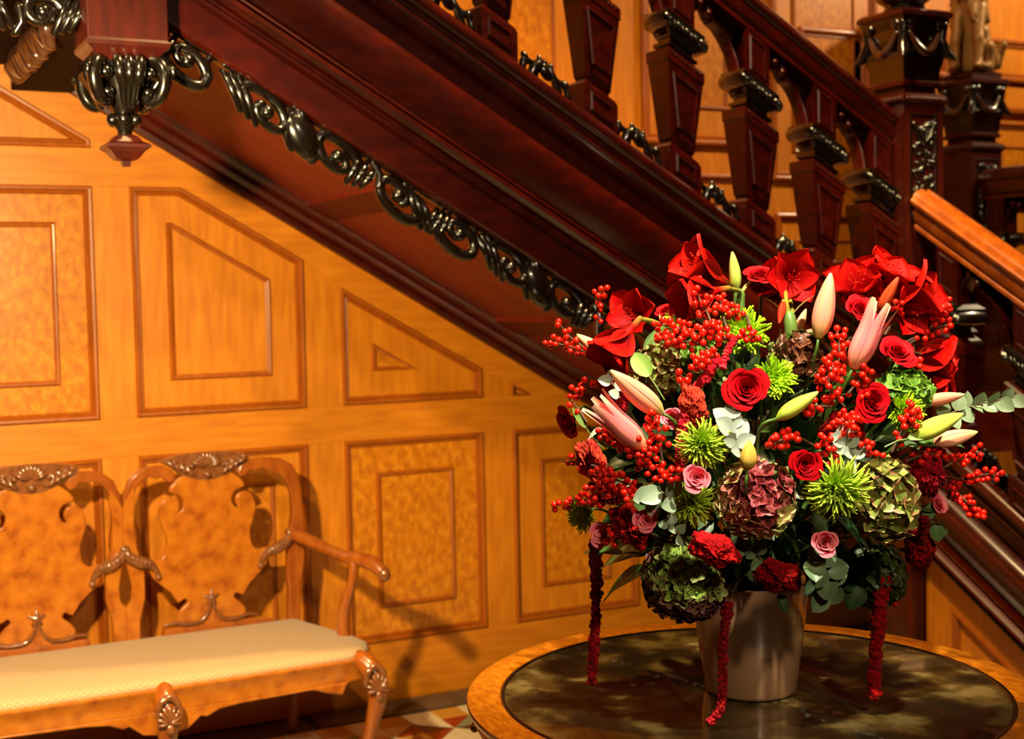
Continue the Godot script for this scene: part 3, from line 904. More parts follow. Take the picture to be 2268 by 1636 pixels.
func newel(at: Vector3, y0: float, top: float, label: String, front: bool):
	var t := thing("newel_post", label, "newel post", at)
	var b := B.new()
	b.square(sq([[0.093, 0.093, y0], [0.093, 0.093, top - 0.03], [0.088, 0.088, top - 0.022]]))
	var sh := put(b, "shaft", M["mahogany_upright"], t)
	# sunk panel with carved foliage on the front, and a plainer one on the side
	b = B.new()
	b.ring(rect(-0.058, top - 0.43, 0.058, top - 0.07), [Vector2(-0.006, 0.092), Vector2(-0.003, 0.096), Vector2(0.003, 0.096), Vector2(0.008, 0.090)])
	var r2 := RandomNumberGenerator.new()
	r2.seed = 5 + int(top * 100)
	for k in 46:
		var y := top - 0.10 - 0.30 * (k / 46.0)
		var x := r2.randf_range(-0.044, 0.044)
		b.ball(Transform3D(Basis(Vector3(0, 0, 1), r2.randf_range(-1.2, 1.2)).scaled_local(Vector3(0.010, 0.021, 0.012) * r2.randf_range(0.75, 1.2)), Vector3(x, y, 0.094)), 8, 6)
	for s in [-1, 1]:
		b.tube([Vector3(s * 0.046, top - 0.10, 0.094), Vector3(s * 0.026, top - 0.145, 0.098), Vector3(0, top - 0.165, 0.098)], [0.010, 0.013, 0.010], 7)
		b.tube([Vector3(0, top - 0.375, 0.096), Vector3(s * 0.026, top - 0.385, 0.099), Vector3(s * 0.050, top - 0.42, 0.096)], [0.012, 0.012, 0.008], 7)
	put(b, "carved_panel", M["ebonised"], t)
	b = B.new()
	b.square(sq([[0.096, 0.096, top - 0.028], [0.106, 0.106, top - 0.020], [0.104, 0.104, top - 0.004], [0.094, 0.094, top + 0.006], [0.080, 0.080, top + 0.012]]))
	for k in 11:
		for s in 4:
			b.dot(Basis(Vector3.UP, PI / 2 * s) * Vector3(-0.085 + k * 0.017, 0, 0.105) + Vector3(0, top - 0.012, 0), Vector3(0.006, 0.008, 0.006), 6, 4)
	put(b, "beaded_moulding", M["mahogany_upright"], t)
	b = B.new()
	b.square(sq([[0.078, 0.078, top + 0.008], [0.074, 0.074, top + 0.030], [0.090, 0.090, top + 0.036], [0.090, 0.090, top + 0.048], [0.082, 0.082, top + 0.056]]))
	put(b, "neck", M["dark_mahogany"], t)
	b = B.new()
	b.square(sq([[0.082, 0.082, top + 0.052], [0.086, 0.086, top + 0.090], [0.096, 0.096, top + 0.135], [0.104, 0.104, top + 0.150], [0.092, 0.092, top + 0.170], [0.088, 0.088, top + 0.200], [0.094, 0.094, top + 0.235], [0.108, 0.108, top + 0.262], [0.108, 0.108, top + 0.272]]))
	for s in 4:
		var q := Basis(Vector3.UP, PI / 2 * s)
		# drapery points at the corners and volutes above them
		b.tube([q * Vector3(0.092, top + 0.25, 0.092), q * Vector3(0.088, top + 0.20, 0.088), q * Vector3(0.102, top + 0.15, 0.102), q * Vector3(0.122, top + 0.128, 0.122)], [0.020, 0.018, 0.020, 0.006], 8)
		b.ball(Transform3D(q.scaled_local(Vector3(0.022, 0.022, 0.016)), q * Vector3(0.066, top + 0.248, 0.100)), 10, 8)
		b.ball(Transform3D(q.scaled_local(Vector3(0.022, 0.022, 0.016)), q * Vector3(-0.066, top + 0.248, 0.100)), 10, 8)
	put(b, "capital", M["ebonised"], t)
	b = B.new()
	for s in 4:
		var q := Basis(Vector3.UP, PI / 2 * s)
		var p := []
		var r := []
		for k in 13:
			var u := k / 6.0 - 1.0
			p.append(q * Vector3(u * 0.068, top + 0.150 + 0.068 * u * u, 0.099 + 0.006 * (1.0 - u * u)))
			r.append(0.008 + 0.0085 * (1.0 - u * u))
		b.tube(p, r, 8)
	put(b, "swag", M["highlit_carving"], t)  # gleam of the garland put into its paler brown
	b = B.new()
	b.square(sq([[0.100, 0.100, top + 0.270], [0.118, 0.118, top + 0.276], [0.118, 0.118, top + 0.290], [0.106, 0.106, top + 0.300], [0.08, 0.08, top + 0.304]]))
	put(b, "abacus", M["mahogany_upright"], t)
	b = B.new()
	if front:
		b.lathe([Vector2(0.0, 0.30), Vector2(0.062, 0.30), Vector2(0.070, 0.315), Vector2(0.066, 0.330), Vector2(0.088, 0.345), Vector2(0.106, 0.375), Vector2(0.110, 0.42), Vector2(0.09, 0.50), Vector2(0.04, 0.56), Vector2(0.05, 0.60), Vector2(0.0, 0.66)], Transform3D(Basis.IDENTITY, Vector3(0, top, 0)), 24, 8, 0.04)
		put(b, "finial", M["ebonised"], t)
	else:
		b.square(sq([[0.086, 0.086, top + 0.30], [0.094, 0.094, top + 0.31], [0.094, 0.094, top + 0.325], [0.080, 0.080, top + 0.335]]))
		put(b, "plinth", M["mahogany_upright"], t)

# a seated heraldic beast, one continuous carved body, meshed from a field of tapered capsules
func beast():
	var bones := [
		[Vector3(0, 0.03, -0.035), Vector3(0, 0.12, -0.02), 0.055, 0.052], [Vector3(0, 0.12, -0.02), Vector3(0, 0.22, 0.015), 0.052, 0.046],
		[Vector3(0, 0.22, 0.015), Vector3(0, 0.30, 0.03), 0.050, 0.044], [Vector3(0, 0.30, 0.03), Vector3(0, 0.30, 0.085), 0.040, 0.024],
		[Vector3(-0.035, 0.20, 0.035), Vector3(-0.036, 0.10, 0.060), 0.022, 0.016], [Vector3(-0.036, 0.10, 0.060), Vector3(-0.036, 0.015, 0.062), 0.016, 0.015], [Vector3(-0.036, 0.012, 0.062), Vector3(-0.036, 0.010, 0.088), 0.015, 0.012],
		[Vector3(0.035, 0.20, 0.035), Vector3(0.036, 0.10, 0.060), 0.022, 0.016], [Vector3(0.036, 0.10, 0.060), Vector3(0.036, 0.015, 0.062), 0.016, 0.015], [Vector3(0.036, 0.012, 0.062), Vector3(0.036, 0.010, 0.088), 0.015, 0.012],
		[Vector3(-0.045, 0.04, -0.04), Vector3(-0.055, 0.075, 0.022), 0.036, 0.024], [Vector3(-0.055, 0.075, 0.022), Vector3(-0.055, 0.014, 0.0), 0.022, 0.014], [Vector3(-0.055, 0.012, 0.0), Vector3(-0.055, 0.010, 0.045), 0.014, 0.012],
		[Vector3(0.045, 0.04, -0.04), Vector3(0.055, 0.075, 0.022), 0.036, 0.024], [Vector3(0.055, 0.075, 0.022), Vector3(0.055, 0.014, 0.0), 0.022, 0.014], [Vector3(0.055, 0.012, 0.0), Vector3(0.055, 0.010, 0.045), 0.014, 0.012],
		[Vector3(-0.026, 0.335, 0.02), Vector3(-0.032, 0.362, 0.015), 0.012, 0.006], [Vector3(0.026, 0.335, 0.02), Vector3(0.032, 0.362, 0.015), 0.012, 0.006],
		[Vector3(0, 0.02, -0.08), Vector3(0.06, 0.03, -0.09), 0.014, 0.012], [Vector3(0.06, 0.03, -0.09), Vector3(0.085, 0.09, -0.06), 0.012, 0.016],
	]
	# locks of the mane round the neck and chest
	for k in 16:
		var a := TAU * k / 16.0
		var y := 0.27 - 0.07 * (k % 3)
		var o1 := Vector3(sin(a) * 0.044, y, 0.02 + cos(a) * 0.040)
		bones.append([o1, o1 + Vector3(sin(a) * 0.016, -0.045, cos(a) * 0.014), 0.016, 0.007])
	var b := nets(bones, 0.0075, 0.014)
	var o := put(b, "carved_beast", M["gilt"], self)
	o.position = Vector3(4.78, 2.245 + 0.335, -4.64)
	o.rotation.y = -1.05
	o.scale = Vector3.ONE * 1.4
	tag(o, "gilded carved heraldic beast seated on top of the rear newel post", "statue")

func nets(bones: Array, h: float, blend: float) -> B:
	var lo := Vector3(9, 9, 9)
	var hi := -lo
	for k in bones:
		for e in 2:
			var rr: float = k[2 + e] + 2.0 * h
			lo = lo.min(k[e] - Vector3(rr, rr, rr))
			hi = hi.max(k[e] + Vector3(rr, rr, rr))
	var n := Vector3i(((hi - lo) / h).ceil()) + Vector3i.ONE
	var f := PackedFloat32Array()
	f.resize(n.x * n.y * n.z)
	for z in n.z:
		for y in n.y:
			for x in n.x:
				var p := lo + Vector3(x, y, z) * h
				var s := 0.0
				for k in bones:
					var ab: Vector3 = k[1] - k[0]
					var t := clampf((p - k[0]).dot(ab) / ab.length_squared(), 0, 1)
					var d: float = (p - k[0] - ab * t).length() - lerpf(k[2], k[3], t)
					s += exp(-d / (blend * 0.35))
				f[(z * n.y + y) * n.x + x] = -log(maxf(s, 1e-30)) * blend * 0.35
	var b := B.new()
	var id := {}
	for z in n.z - 1:
		for y in n.y - 1:
			for x in n.x - 1:
				var sum := Vector3.ZERO
				var cnt := 0
				for e in [[0, 1], [0, 2], [0, 4], [1, 3], [1, 5], [2, 3], [2, 6], [3, 7], [4, 5], [4, 6], [5, 7], [6, 7]]:
					var a := Vector3i(x + (e[0] & 1), y + ((e[0] >> 1) & 1), z + (e[0] >> 2))
					var d := Vector3i(x + (e[1] & 1), y + ((e[1] >> 1) & 1), z + (e[1] >> 2))
					var fa := f[(a.z * n.y + a.y) * n.x + a.x]
					var fd := f[(d.z * n.y + d.y) * n.x + d.x]
					if (fa < 0) != (fd < 0):
						sum += Vector3(a).lerp(Vector3(d), fa / (fa - fd))
						cnt += 1
				if cnt:
					var q := sum / cnt
					var c := Vector3i(q)
					var at := func(u: int, v: int, w: int) -> float: return f[(clampi(w, 0, n.z - 1) * n.y + clampi(v, 0, n.y - 1)) * n.x + clampi(u, 0, n.x - 1)]
					var g := Vector3(at.call(c.x + 1, c.y, c.z) - at.call(c.x - 1, c.y, c.z), at.call(c.x, c.y + 1, c.z) - at.call(c.x, c.y - 1, c.z), at.call(c.x, c.y, c.z + 1) - at.call(c.x, c.y, c.z - 1))
					id[Vector3i(x, y, z)] = b.vert(lo + q * h, g.normalized())
	for c in id:
		for ax in 3:
			var u := Vector3i.ZERO
			var v := Vector3i.ZERO
			var w := Vector3i.ZERO
			w[ax] = 1
			u[(ax + 1) % 3] = 1
			v[(ax + 2) % 3] = 1
			var e: Vector3i = c + w
			var fa := f[(c.z * n.y + c.y) * n.x + c.x]
			var fd := f[(e.z * n.y + e.y) * n.x + e.x]
			if (fa < 0) != (fd < 0) and id.has(c - u) and id.has(c - v) and id.has(c - u - v):
				b.tri(id[c], id[c - u], id[c - u - v])
				b.tri(id[c], id[c - u - v], id[c - v])
	return b

# the upper turn: newel block with its carved drop, the landing's edge and the beam behind it
func landing_corner():
	var t := thing("newel_drop", "upper newel block with a dark carved hanging pendant at the head of the stair", "newel drop", Vector3(0.752, 0, STRING))
	var b := B.new()
	b.box(Vector3(-0.105, 2.285, -0.09), Vector3(0.105, 2.9, 0.09), 0.004)
	put(b, "block", M["mahogany_upright"], t)
	b = B.new()
	b.square(sq([[0.074, 0.066, 2.236], [0.082, 0.076, 2.250], [0.096, 0.086, 2.262], [0.106, 0.094, 2.272], [0.108, 0.096, 2.282], [0.100, 0.09, 2.290]]))
	put(b, "block_moulding", M["mahogany_upright"], t)
	b = B.new()
	b.lathe([Vector2(0.0, 2.10), Vector2(0.030, 2.105), Vector2(0.042, 2.135), Vector2(0.056, 2.175), Vector2(0.062, 2.21), Vector2(0.070, 2.240)], Transform3D.IDENTITY, 20, 8, 0.06)
	for s in 4:
		var q := Basis(Vector3.UP, TAU * s / 4.0 + PI / 4)
		# corner volutes: a C that leaves the block, swells out and curls in below
		b.tube(smooth3([q * Vector3(0.080, 2.236, 0), q * Vector3(0.112, 2.232, 0), q * Vector3(0.128, 2.205, 0), q * Vector3(0.124, 2.165, 0), q * Vector3(0.104, 2.135, 0), q * Vector3(0.078, 2.128, 0), q * Vector3(0.066, 2.146, 0), q * Vector3(0.080, 2.162, 0)]), radii([0.014, 0.018, 0.019, 0.018, 0.016, 0.013, 0.010, 0.008]), 9)
		b.tube(smooth3([q * Vector3(0.126, 2.205, 0), q * Vector3(0.150, 2.215, 0), q * Vector3(0.156, 2.198, 0)]), radii([0.012, 0.010, 0.005]), 7)
		b.ball(Transform3D(q.scaled_local(Vector3(0.016, 0.016, 0.022)), q * Vector3(0.080, 2.155, 0)), 9, 7)
		# a drooping leaf on each face with two ribs
		q = Basis(Vector3.UP, TAU * s / 4.0)
		for e in [-1, 0, 1]:
			b.tube(smooth3([q * Vector3(0.066, 2.244, e * 0.026), q * Vector3(0.088, 2.232, e * 0.028), q * Vector3(0.094, 2.200, e * 0.024), q * Vector3(0.078, 2.172, e * 0.016), q * Vector3(0.060, 2.12, e * 0.010)]), radii([0.012, 0.016, 0.017, 0.013, 0.008]), 8)
		for e in [-1, 1]:
			b.dot(q * Vector3(0.070, 2.205, e * 0.058), 0.018, 9, 7)
	put(b, "carved_leaves", M["ebonised"], t)
	b = B.new()
	b.lathe([Vector2(0.018, 2.03), Vector2(0.020, 2.06), Vector2(0.030, 2.075), Vector2(0.034, 2.10)], Transform3D.IDENTITY, 16)
	for s in 6:
		b.dot(Basis(Vector3.UP, TAU * s / 6.0 + 0.3) * Vector3(0.034, 0, 0) + Vector3(0, 2.088, 0), 0.017, 9, 7)
	put(b, "berry_collar", M["ebonised"], t)
	b = B.new()
	b.square(sq([[0.010, 0.010, 1.966], [0.012, 0.012, 1.980], [0.028, 0.026, 1.984], [0.044, 0.040, 2.004], [0.058, 0.052, 2.014], [0.058, 0.052, 2.022], [0.040, 0.036, 2.030], [0.030, 0.028, 2.044], [0.018, 0.018, 2.050]]))
	put(b, "pendant_tip", M["mahogany_upright"], t)
	var l := thing("upper_landing", "dark underside of the upper landing with carved scroll trim at the top left", "landing", Vector3.ZERO)
	b = B.new()
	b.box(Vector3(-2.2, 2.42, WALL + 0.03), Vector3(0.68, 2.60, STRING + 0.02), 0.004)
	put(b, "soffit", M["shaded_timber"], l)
	b = B.new()
	b.box(Vector3(-2.2, 2.405, STRING - 0.05), Vector3(0.66, 3.2, STRING + 0.02), 0.004)
	put(b, "edge_fascia", M["mahogany"], l)
	var S := Transform3D(Basis.IDENTITY, Vector3(0, 2.41, STRING - 0.01))
	for k in 6:
		scroll(l, S, 0.565 - k * 0.19, 0.19, k % 2 == 1, k % 4 < 2, 0.10)
	b = B.new()
	var P := Transform3D(Basis(Vector3.BACK, Vector3.UP, Vector3.RIGHT), Vector3(0.72, 0, 0))
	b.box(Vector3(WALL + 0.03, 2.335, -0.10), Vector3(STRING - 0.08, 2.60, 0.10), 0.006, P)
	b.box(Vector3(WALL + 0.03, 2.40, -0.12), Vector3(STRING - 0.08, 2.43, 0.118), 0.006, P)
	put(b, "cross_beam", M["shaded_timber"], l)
	b = B.new()
	var r2 := RandomNumberGenerator.new()
	r2.seed = 12
	for k in 16:
		var z := -4.70 + k * 0.048
		b.tube(smooth3([Vector3(0.610, 2.425, z), Vector3(0.598, 2.405 - 0.02 * r2.randf(), z + 0.02), Vector3(0.592, 2.37, z + 0.05 * r2.randf()), Vector3(0.606, 2.335 - 0.02 * r2.randf(), z + 0.03), Vector3(0.622, 2.33, z + 0.02)]), radii([0.012, 0.020, 0.024, 0.018, 0.008]), 8)
	put(b, "beam_carving", M["highlit_carving"], l)  # bright patch of lamplight on the beam put into the paler colour

# ---------------------------------------------------------------- the settee
func mirrored(half: Array) -> Array:
	var p := half.duplicate()
	for k in range(half.size() - 1, -1, -1):
		if absf(half[k].x) > 0.0005:
			p.append(Vector2(-half[k].x, half[k].y))
	return p

func smooth2(p: Array, closed := true) -> Array:
	var out := []
	var m := p.size()
	for k in m:
		if not closed and k == m - 1:
			break
		var a: Vector2 = p[(k - 1 + m) % m] if closed or k > 0 else p[k]
		var d: Vector2 = p[(k + 2) % m] if closed or k < m - 2 else p[(k + 1) % m]
		var b: Vector2 = p[k]
		var c: Vector2 = p[(k + 1) % m]
		out.append(b)
		out.append(b.cubic_interpolate(c, a, d, 0.5))
	if not closed:
		out.append(p[m - 1])
	return out

func smooth3(p: Array, n := 4) -> Array:
	var out := []
	for k in p.size() - 1:
		for j in n:
			out.append(p[k].cubic_interpolate(p[k + 1], p[maxi(k - 1, 0)], p[mini(k + 2, p.size() - 1)], float(j) / n))
	out.append(p[-1])
	return out

func radii(r: Array, n := 4) -> Array:
	var out := []
	for k in r.size() - 1:
		for j in n:
			out.append(lerpf(r[k], r[k + 1], float(j) / n))
	out.append(r[-1])
	return out

func settee():
	var t := thing("settee", "walnut double chair-back settee with burr splats, carved crests and a tan upholstered seat", "settee", Vector3(0.905, 0, -4.75))
	var half := [Vector2(0, 1.02), Vector2(0.07, 1.00), Vector2(0.108, 0.978), Vector2(0.130, 0.954), Vector2(0.131, 0.938), Vector2(0.102, 0.928), Vector2(0.085, 0.902), Vector2(0.092, 0.873), Vector2(0.108, 0.864), Vector2(0.100, 0.887), Vector2(0.106, 0.908), Vector2(0.127, 0.919), Vector2(0.154, 0.914), Vector2(0.169, 0.885), Vector2(0.171, 0.848), Vector2(0.159, 0.812), Vector2(0.148, 0.772), Vector2(0.156, 0.725), Vector2(0.178, 0.706), Vector2(0.218, 0.710), Vector2(0.210, 0.666), Vector2(0.192, 0.633), Vector2(0.142, 0.587), Vector2(0.117, 0.548), Vector2(0.093, 0.560), Vector2(0.082, 0.545), Vector2(0.098, 0.530), Vector2(0.120, 0.506), Vector2(0.124, 0.485), Vector2(0.110, 0.466), Vector2(0.13, 0.44), Vector2(0, 0.44)]
	var frame := [Vector2(0.327, 0.40), Vector2(0.336, 0.55), Vector2(0.352, 0.643), Vector2(0.358, 0.736), Vector2(0.350, 0.850), Vector2(0.348, 0.898), Vector2(0.338, 0.959), Vector2(0.315, 1.003), Vector2(0.271, 1.028), Vector2(0.21, 1.037), Vector2(0.153, 1.034), Vector2(0.118, 1.014), Vector2(0.110, 0.990), Vector2(0.120, 0.972), Vector2(0.138, 0.975), Vector2(0.158, 0.996), Vector2(0.172, 0.988), Vector2(0.198, 0.998), Vector2(0.244, 0.979), Vector2(0.276, 0.963), Vector2(0.297, 0.930), Vector2(0.307, 0.892), Vector2(0.309, 0.826), Vector2(0.300, 0.761), Vector2(0.289, 0.725), Vector2(0.287, 0.650), Vector2(0.283, 0.604), Vector2(0.288, 0.532), Vector2(0.283, 0.40)]
	# towards the shared middle stile the frame is slimmer and ends on it
	var slim := [Vector2(0.293, 0.755), Vector2(0.294, 0.90), Vector2(0.290, 0.940), Vector2(0.268, 0.995), Vector2(0.235, 1.022), Vector2(0.20, 1.032)] + frame.slice(10, 18) + [Vector2(0.226, 0.985), Vector2(0.246, 0.962), Vector2(0.257, 0.925), Vector2(0.258, 0.85), Vector2(0.250, 0.80), Vector2(0.248, 0.755)]
	for s in [-1, 1]:
		var c: float = 0.295 * s
		var b := B.new()
		b.slab(smooth2(mirrored(half)), -0.010, 0.010, 0.003, Transform3D(Basis.IDENTITY, Vector3(c, 0, 0.008)))
		put(b, "splat", M["walnut_burr"], t)
		for e in [-1, 1]:
			var p := []
			# the frames of the two backs share one stile in the middle, so its outer side stops at the centre line
			for v2 in (frame if e == s else slim):
				p.append(Vector2(v2.x * e, v2.y))
			if e < 0:
				p.reverse()
			b = B.new()
			b.slab(p, -0.016, 0.014, 0.006, Transform3D(Basis.IDENTITY, Vector3(c, 0, 0)))
			put(b, "back_frame", M["walnut"], t)
			# carved brackets that tie the splat to the stile
			b = B.new()
			var path := [Vector3(c + e * 0.292, 0.752, 0.022), Vector3(c + e * 0.280, 0.728, 0.026), Vector3(c + e * 0.245, 0.706, 0.026), Vector3(c + e * 0.212, 0.694, 0.022), Vector3(c + e * 0.190, 0.672, 0.020), Vector3(c + e * 0.184, 0.650, 0.020)]
			b.tube(smooth3(path), radii([0.014, 0.019, 0.022, 0.018, 0.011, 0.009]), 9)
			b.dot(Vector3(c + e * 0.292, 0.756, 0.026), 0.015, 9, 7)
			b.dot(Vector3(c + e * 0.183, 0.647, 0.022), 0.012, 9, 7)
			for k in 5:
				b.dot(Vector3(c + e * (0.215 + 0.014 * k), 0.700 + 0.006 * k, 0.044), Vector3(0.006, 0.011, 0.006), 7, 5)
			put(b, "carved_bracket", M["walnut_carved"], t)
		# crest: a carved shell between two leaf sprays
		b = B.new()
		var cr := [Vector2(-0.165, 1.048), Vector2(-0.12, 1.062), Vector2(-0.06, 1.070), Vector2(0, 1.072), Vector2(0.06, 1.070), Vector2(0.12, 1.062), Vector2(0.165, 1.048), Vector2(0.118, 1.018), Vector2(0.085, 0.988), Vector2(0.045, 0.972), Vector2(0, 0.966), Vector2(-0.045, 0.972), Vector2(-0.085, 0.988), Vector2(-0.118, 1.018)]
		b.slab(cr, -0.014, 0.020, 0.010, Transform3D(Basis.IDENTITY, Vector3(c, 0, 0)))
		for k in 9:
			var a := PI * (0.12 + 0.76 * k / 8.0)
			b.tube([Vector3(c + cos(a) * 0.012, 1.018 + sin(a) * 0.010, 0.024), Vector3(c + cos(a) * 0.030, 1.018 + sin(a) * 0.028, 0.032), Vector3(c + cos(a) * 0.046, 1.020 + sin(a) * 0.044, 0.026)], [0.004, 0.007, 0.008], 7)
		b.dot(Vector3(c, 0.992, 0.030), Vector3(0.013, 0.011, 0.010), 10, 7)
		for e in [-1, 1]:
			for k in 4:
				b.tube(smooth3([Vector3(c + e * (0.046 + 0.018 * k), 0.996 + 0.010 * k, 0.024), Vector3(c + e * (0.062 + 0.020 * k), 1.004 + 0.010 * k, 0.031), Vector3(c + e * (0.070 + 0.022 * k), 1.022 + 0.008 * k, 0.026), Vector3(c + e * (0.060 + 0.022 * k), 1.034 + 0.006 * k, 0.024)]), radii([0.005, 0.008, 0.007, 0.004]), 7)
			b.dot(Vector3(c + e * 0.056, 1.026, 0.030), 0.009, 8, 6)
		put(b, "carved_crest", M["walnut_carved"], t)
		# the shoe: a leaf star with curved reeds over the seat
		b = B.new()
		for e in [-1, 1]:
			b.tube(smooth3([Vector3(c + e * 0.004, 0.548, 0.024), Vector3(c + e * 0.012, 0.508, 0.026), Vector3(c + e * 0.040, 0.476, 0.026), Vector3(c + e * 0.090, 0.470, 0.024), Vector3(c + e * 0.130, 0.478, 0.022), Vector3(c + e * 0.165, 0.474, 0.020)]), radii([0.006, 0.006, 0.007, 0.008, 0.007, 0.004]), 7)
		for k in 5:
			var a := PI / 2 + TAU * k / 5.0
			b.tube([Vector3(c, 0.553, 0.024), Vector3(c + cos(a) * 0.027, 0.553 + sin(a) * 0.027, 0.020)], [0.010, 0.004], 7)
		put(b, "carved_reed", M["walnut_carved"], t)
		b = B.new()
		b.slab([Vector2(-0.18, 0.40), Vector2(0.18, 0.40), Vector2(0.165, 0.462), Vector2(-0.165, 0.462)], -0.014, 0.022, 0.006, Transform3D(Basis.IDENTITY, Vector3(c, 0, 0)))
		put(b, "splat_shoe", M["walnut"], t)
		# arm and its post
		b = B.new()
		var arm := [Vector3(s * 0.600, 0.752, 0.010), Vector3(s * 0.628, 0.738, 0.09), Vector3(s * 0.668, 0.716, 0.22), Vector3(s * 0.690, 0.706, 0.33), Vector3(s * 0.712, 0.710, 0.40), Vector3(s * 0.742, 0.698, 0.46), Vector3(s * 0.762, 0.672, 0.50)]
		b.tube(smooth3(arm), radii([0.026, 0.024, 0.021, 0.022, 0.025, 0.026, 0.020]), 12)
		var a1 := put(b, "arm", M["walnut"], t)
		b = B.new()
		b.dot(Vector3(s * 0.763, 0.668, 0.505), Vector3(0.022, 0.026, 0.022), 10, 8)
		for k in 4:
			b.tube([Vector3(s * (0.745 + 0.006 * k), 0.712 - 0.008 * k, 0.45 + 0.012 * k), Vector3(s * (0.758 + 0.006 * k), 0.694 - 0.010 * k, 0.485 + 0.010 * k)], [0.006, 0.007], 6)
		put(b, "carved_hand_rest", M["walnut_carved"], a1)
		b = B.new()
		b.tube(smooth3([Vector3(s * 0.700, 0.700, 0.385), Vector3(s * 0.692, 0.64, 0.392), Vector3(s * 0.676, 0.57, 0.372), Vector3(s * 0.668, 0.50, 0.350), Vector3(s * 0.672, 0.40, 0.345)]), radii([0.018, 0.017, 0.019, 0.022, 0.024]), 10)
		put(b, "arm_post", M["walnut"], t)
	# middle stile with a leaf-shaped piercing
	for e in [-1, 1]:
		var b := B.new()
		var p := [Vector2(0, 0.40), Vector2(0.044, 0.40), Vector2(0.046, 0.50), Vector2(0.066, 0.58), Vector2(0.066, 0.66), Vector2(0.050, 0.73), Vector2(0.038, 0.78), Vector2(0.036, 0.86), Vector2(0.044, 0.93), Vector2(0.04, 0.97), Vector2(0.0, 0.90), Vector2(0.0, 0.735), Vector2(0.012, 0.68), Vector2(0.022, 0.62), Vector2(0.018, 0.575), Vector2(0.0, 0.553)]
		var q := []
		for v2 in p:
			q.append(Vector2(v2.x * e, v2.y))
		if e < 0:
			q.reverse()
		b.slab(q, -0.014, 0.016, 0.003)
		put(b, "middle_stile", M["walnut_burr"], t)
	# seat: veneered rail, then the upholstered top with its rounded front corners
	var hs := [Vector2(0.0, -0.575), Vector2(0.40, -0.575), Vector2(0.600, -0.572), Vector2(0.660, -0.553), Vector2(0.705, -0.510), Vector2(0.728, -0.440), Vector2(0.722, -0.36), Vector2(0.690, -0.22), Vector2(0.645, -0.06), Vector2(0.625, 0.02), Vector2(0.0, 0.02)]
	var seat := mirrored(hs)
	var F := Transform3D(Basis(Vector3.RIGHT, Vector3.FORWARD, Vector3.UP), Vector3.ZERO)
	var b := B.new()
	b.ring(B.inset(seat, 0.012), [Vector2(0.0, 0.405), Vector2(-0.004, 0.416), Vector2(0.0, 0.428), Vector2(0.020, 0.436), Vector2(0.06, 0.442), Vector2(0.11, 0.446)], F)
	b.fill(B.inset(seat, 0.122), 0.446, F)
	put(b, "seat", M["seat_cloth"], t, "tan patterned upholstered seat")
	b = B.new()
	b.ring(seat, [Vector2(0.010, 0.335), Vector2(0.0, 0.340), Vector2(0.0, 0.395), Vector2(-0.004, 0.400), Vector2(-0.004, 0.408), Vector2(0.012, 0.412)], F)
	b.fill(B.inset(seat, 0.010), 0.335, F)
	put(b, "seat_rail", M["walnut_burr"], t)
	b = B.new()
	for s in [-1, 1]:
		var ap := [Vector2(s * 0.01, 0.34), Vector2(s * 0.01, 0.262), Vector2(s * 0.07, 0.272), Vector2(s * 0.11, 0.305), Vector2(s * 0.13, 0.300), Vector2(s * 0.17, 0.318), Vector2(s * 0.24, 0.325), Vector2(s * 0.48, 0.330), Vector2(s * 0.53, 0.312), Vector2(s * 0.58, 0.300), Vector2(s * 0.60, 0.34)]
		b.slab(ap, 0.540, 0.574, 0.004)
	put(b, "apron", M["walnut_burr"], t)
	for x in [-0.655, 0.0, 0.655]:
		b = B.new()
		var o: float = signf(x)
		b.tube(smooth3([Vector3(x, 0.40, 0.545), Vector3(x + o * 0.028, 0.365, 0.584), Vector3(x + o * 0.038, 0.30, 0.600), Vector3(x + o * 0.028, 0.22, 0.585), Vector3(x + o * 0.012, 0.13, 0.562), Vector3(x + o * 0.008, 0.06, 0.558), Vector3(x + o * 0.014, 0.025, 0.575)]), radii([0.034, 0.036, 0.034, 0.026, 0.019, 0.017, 0.024]), 14)
		var leg := put(b, "front_leg", M["walnut"], t)
		b = B.new()
		b.tube(smooth3([Vector3(x + o * 0.02 - 0.034, 0.338, 0.626), Vector3(x + o * 0.02 - 0.026, 0.376, 0.626), Vector3(x + o * 0.02, 0.392, 0.622), Vector3(x + o * 0.02 + 0.026, 0.376, 0.626), Vector3(x + o * 0.02 + 0.034, 0.338, 0.626)]), radii([0.008, 0.011, 0.012, 0.011, 0.008]), 8)
		for k in 9:
			var a := PI * (-0.1 + 1.2 * k / 8.0)
			b.tube([Vector3(x + o * 0.028, 0.318, 0.636), Vector3(x + o * 0.028 + cos(a) * 0.022, 0.322 + sin(a) * 0.026, 0.640), Vector3(x + o * 0.028 + cos(a) * 0.034, 0.324 + sin(a) * 0.040, 0.630)], [0.004, 0.006, 0.007], 6)
		b.dot(Vector3(x + o * 0.028, 0.296, 0.636), Vector3(0.014, 0.018, 0.010), 9, 7)
		put(b, "carved_shell", M["walnut_carved"], leg)
	for x in [-0.60, 0.0, 0.60]:
		b = B.new()
		b.tube([Vector3(x, 0.36, 0.0), Vector3(x, 0.16, -0.005), Vector3(x, 0.02, -0.05)], [0.026, 0.022, 0.020], 10)
		put(b, "rear_leg", M["walnut"], t)

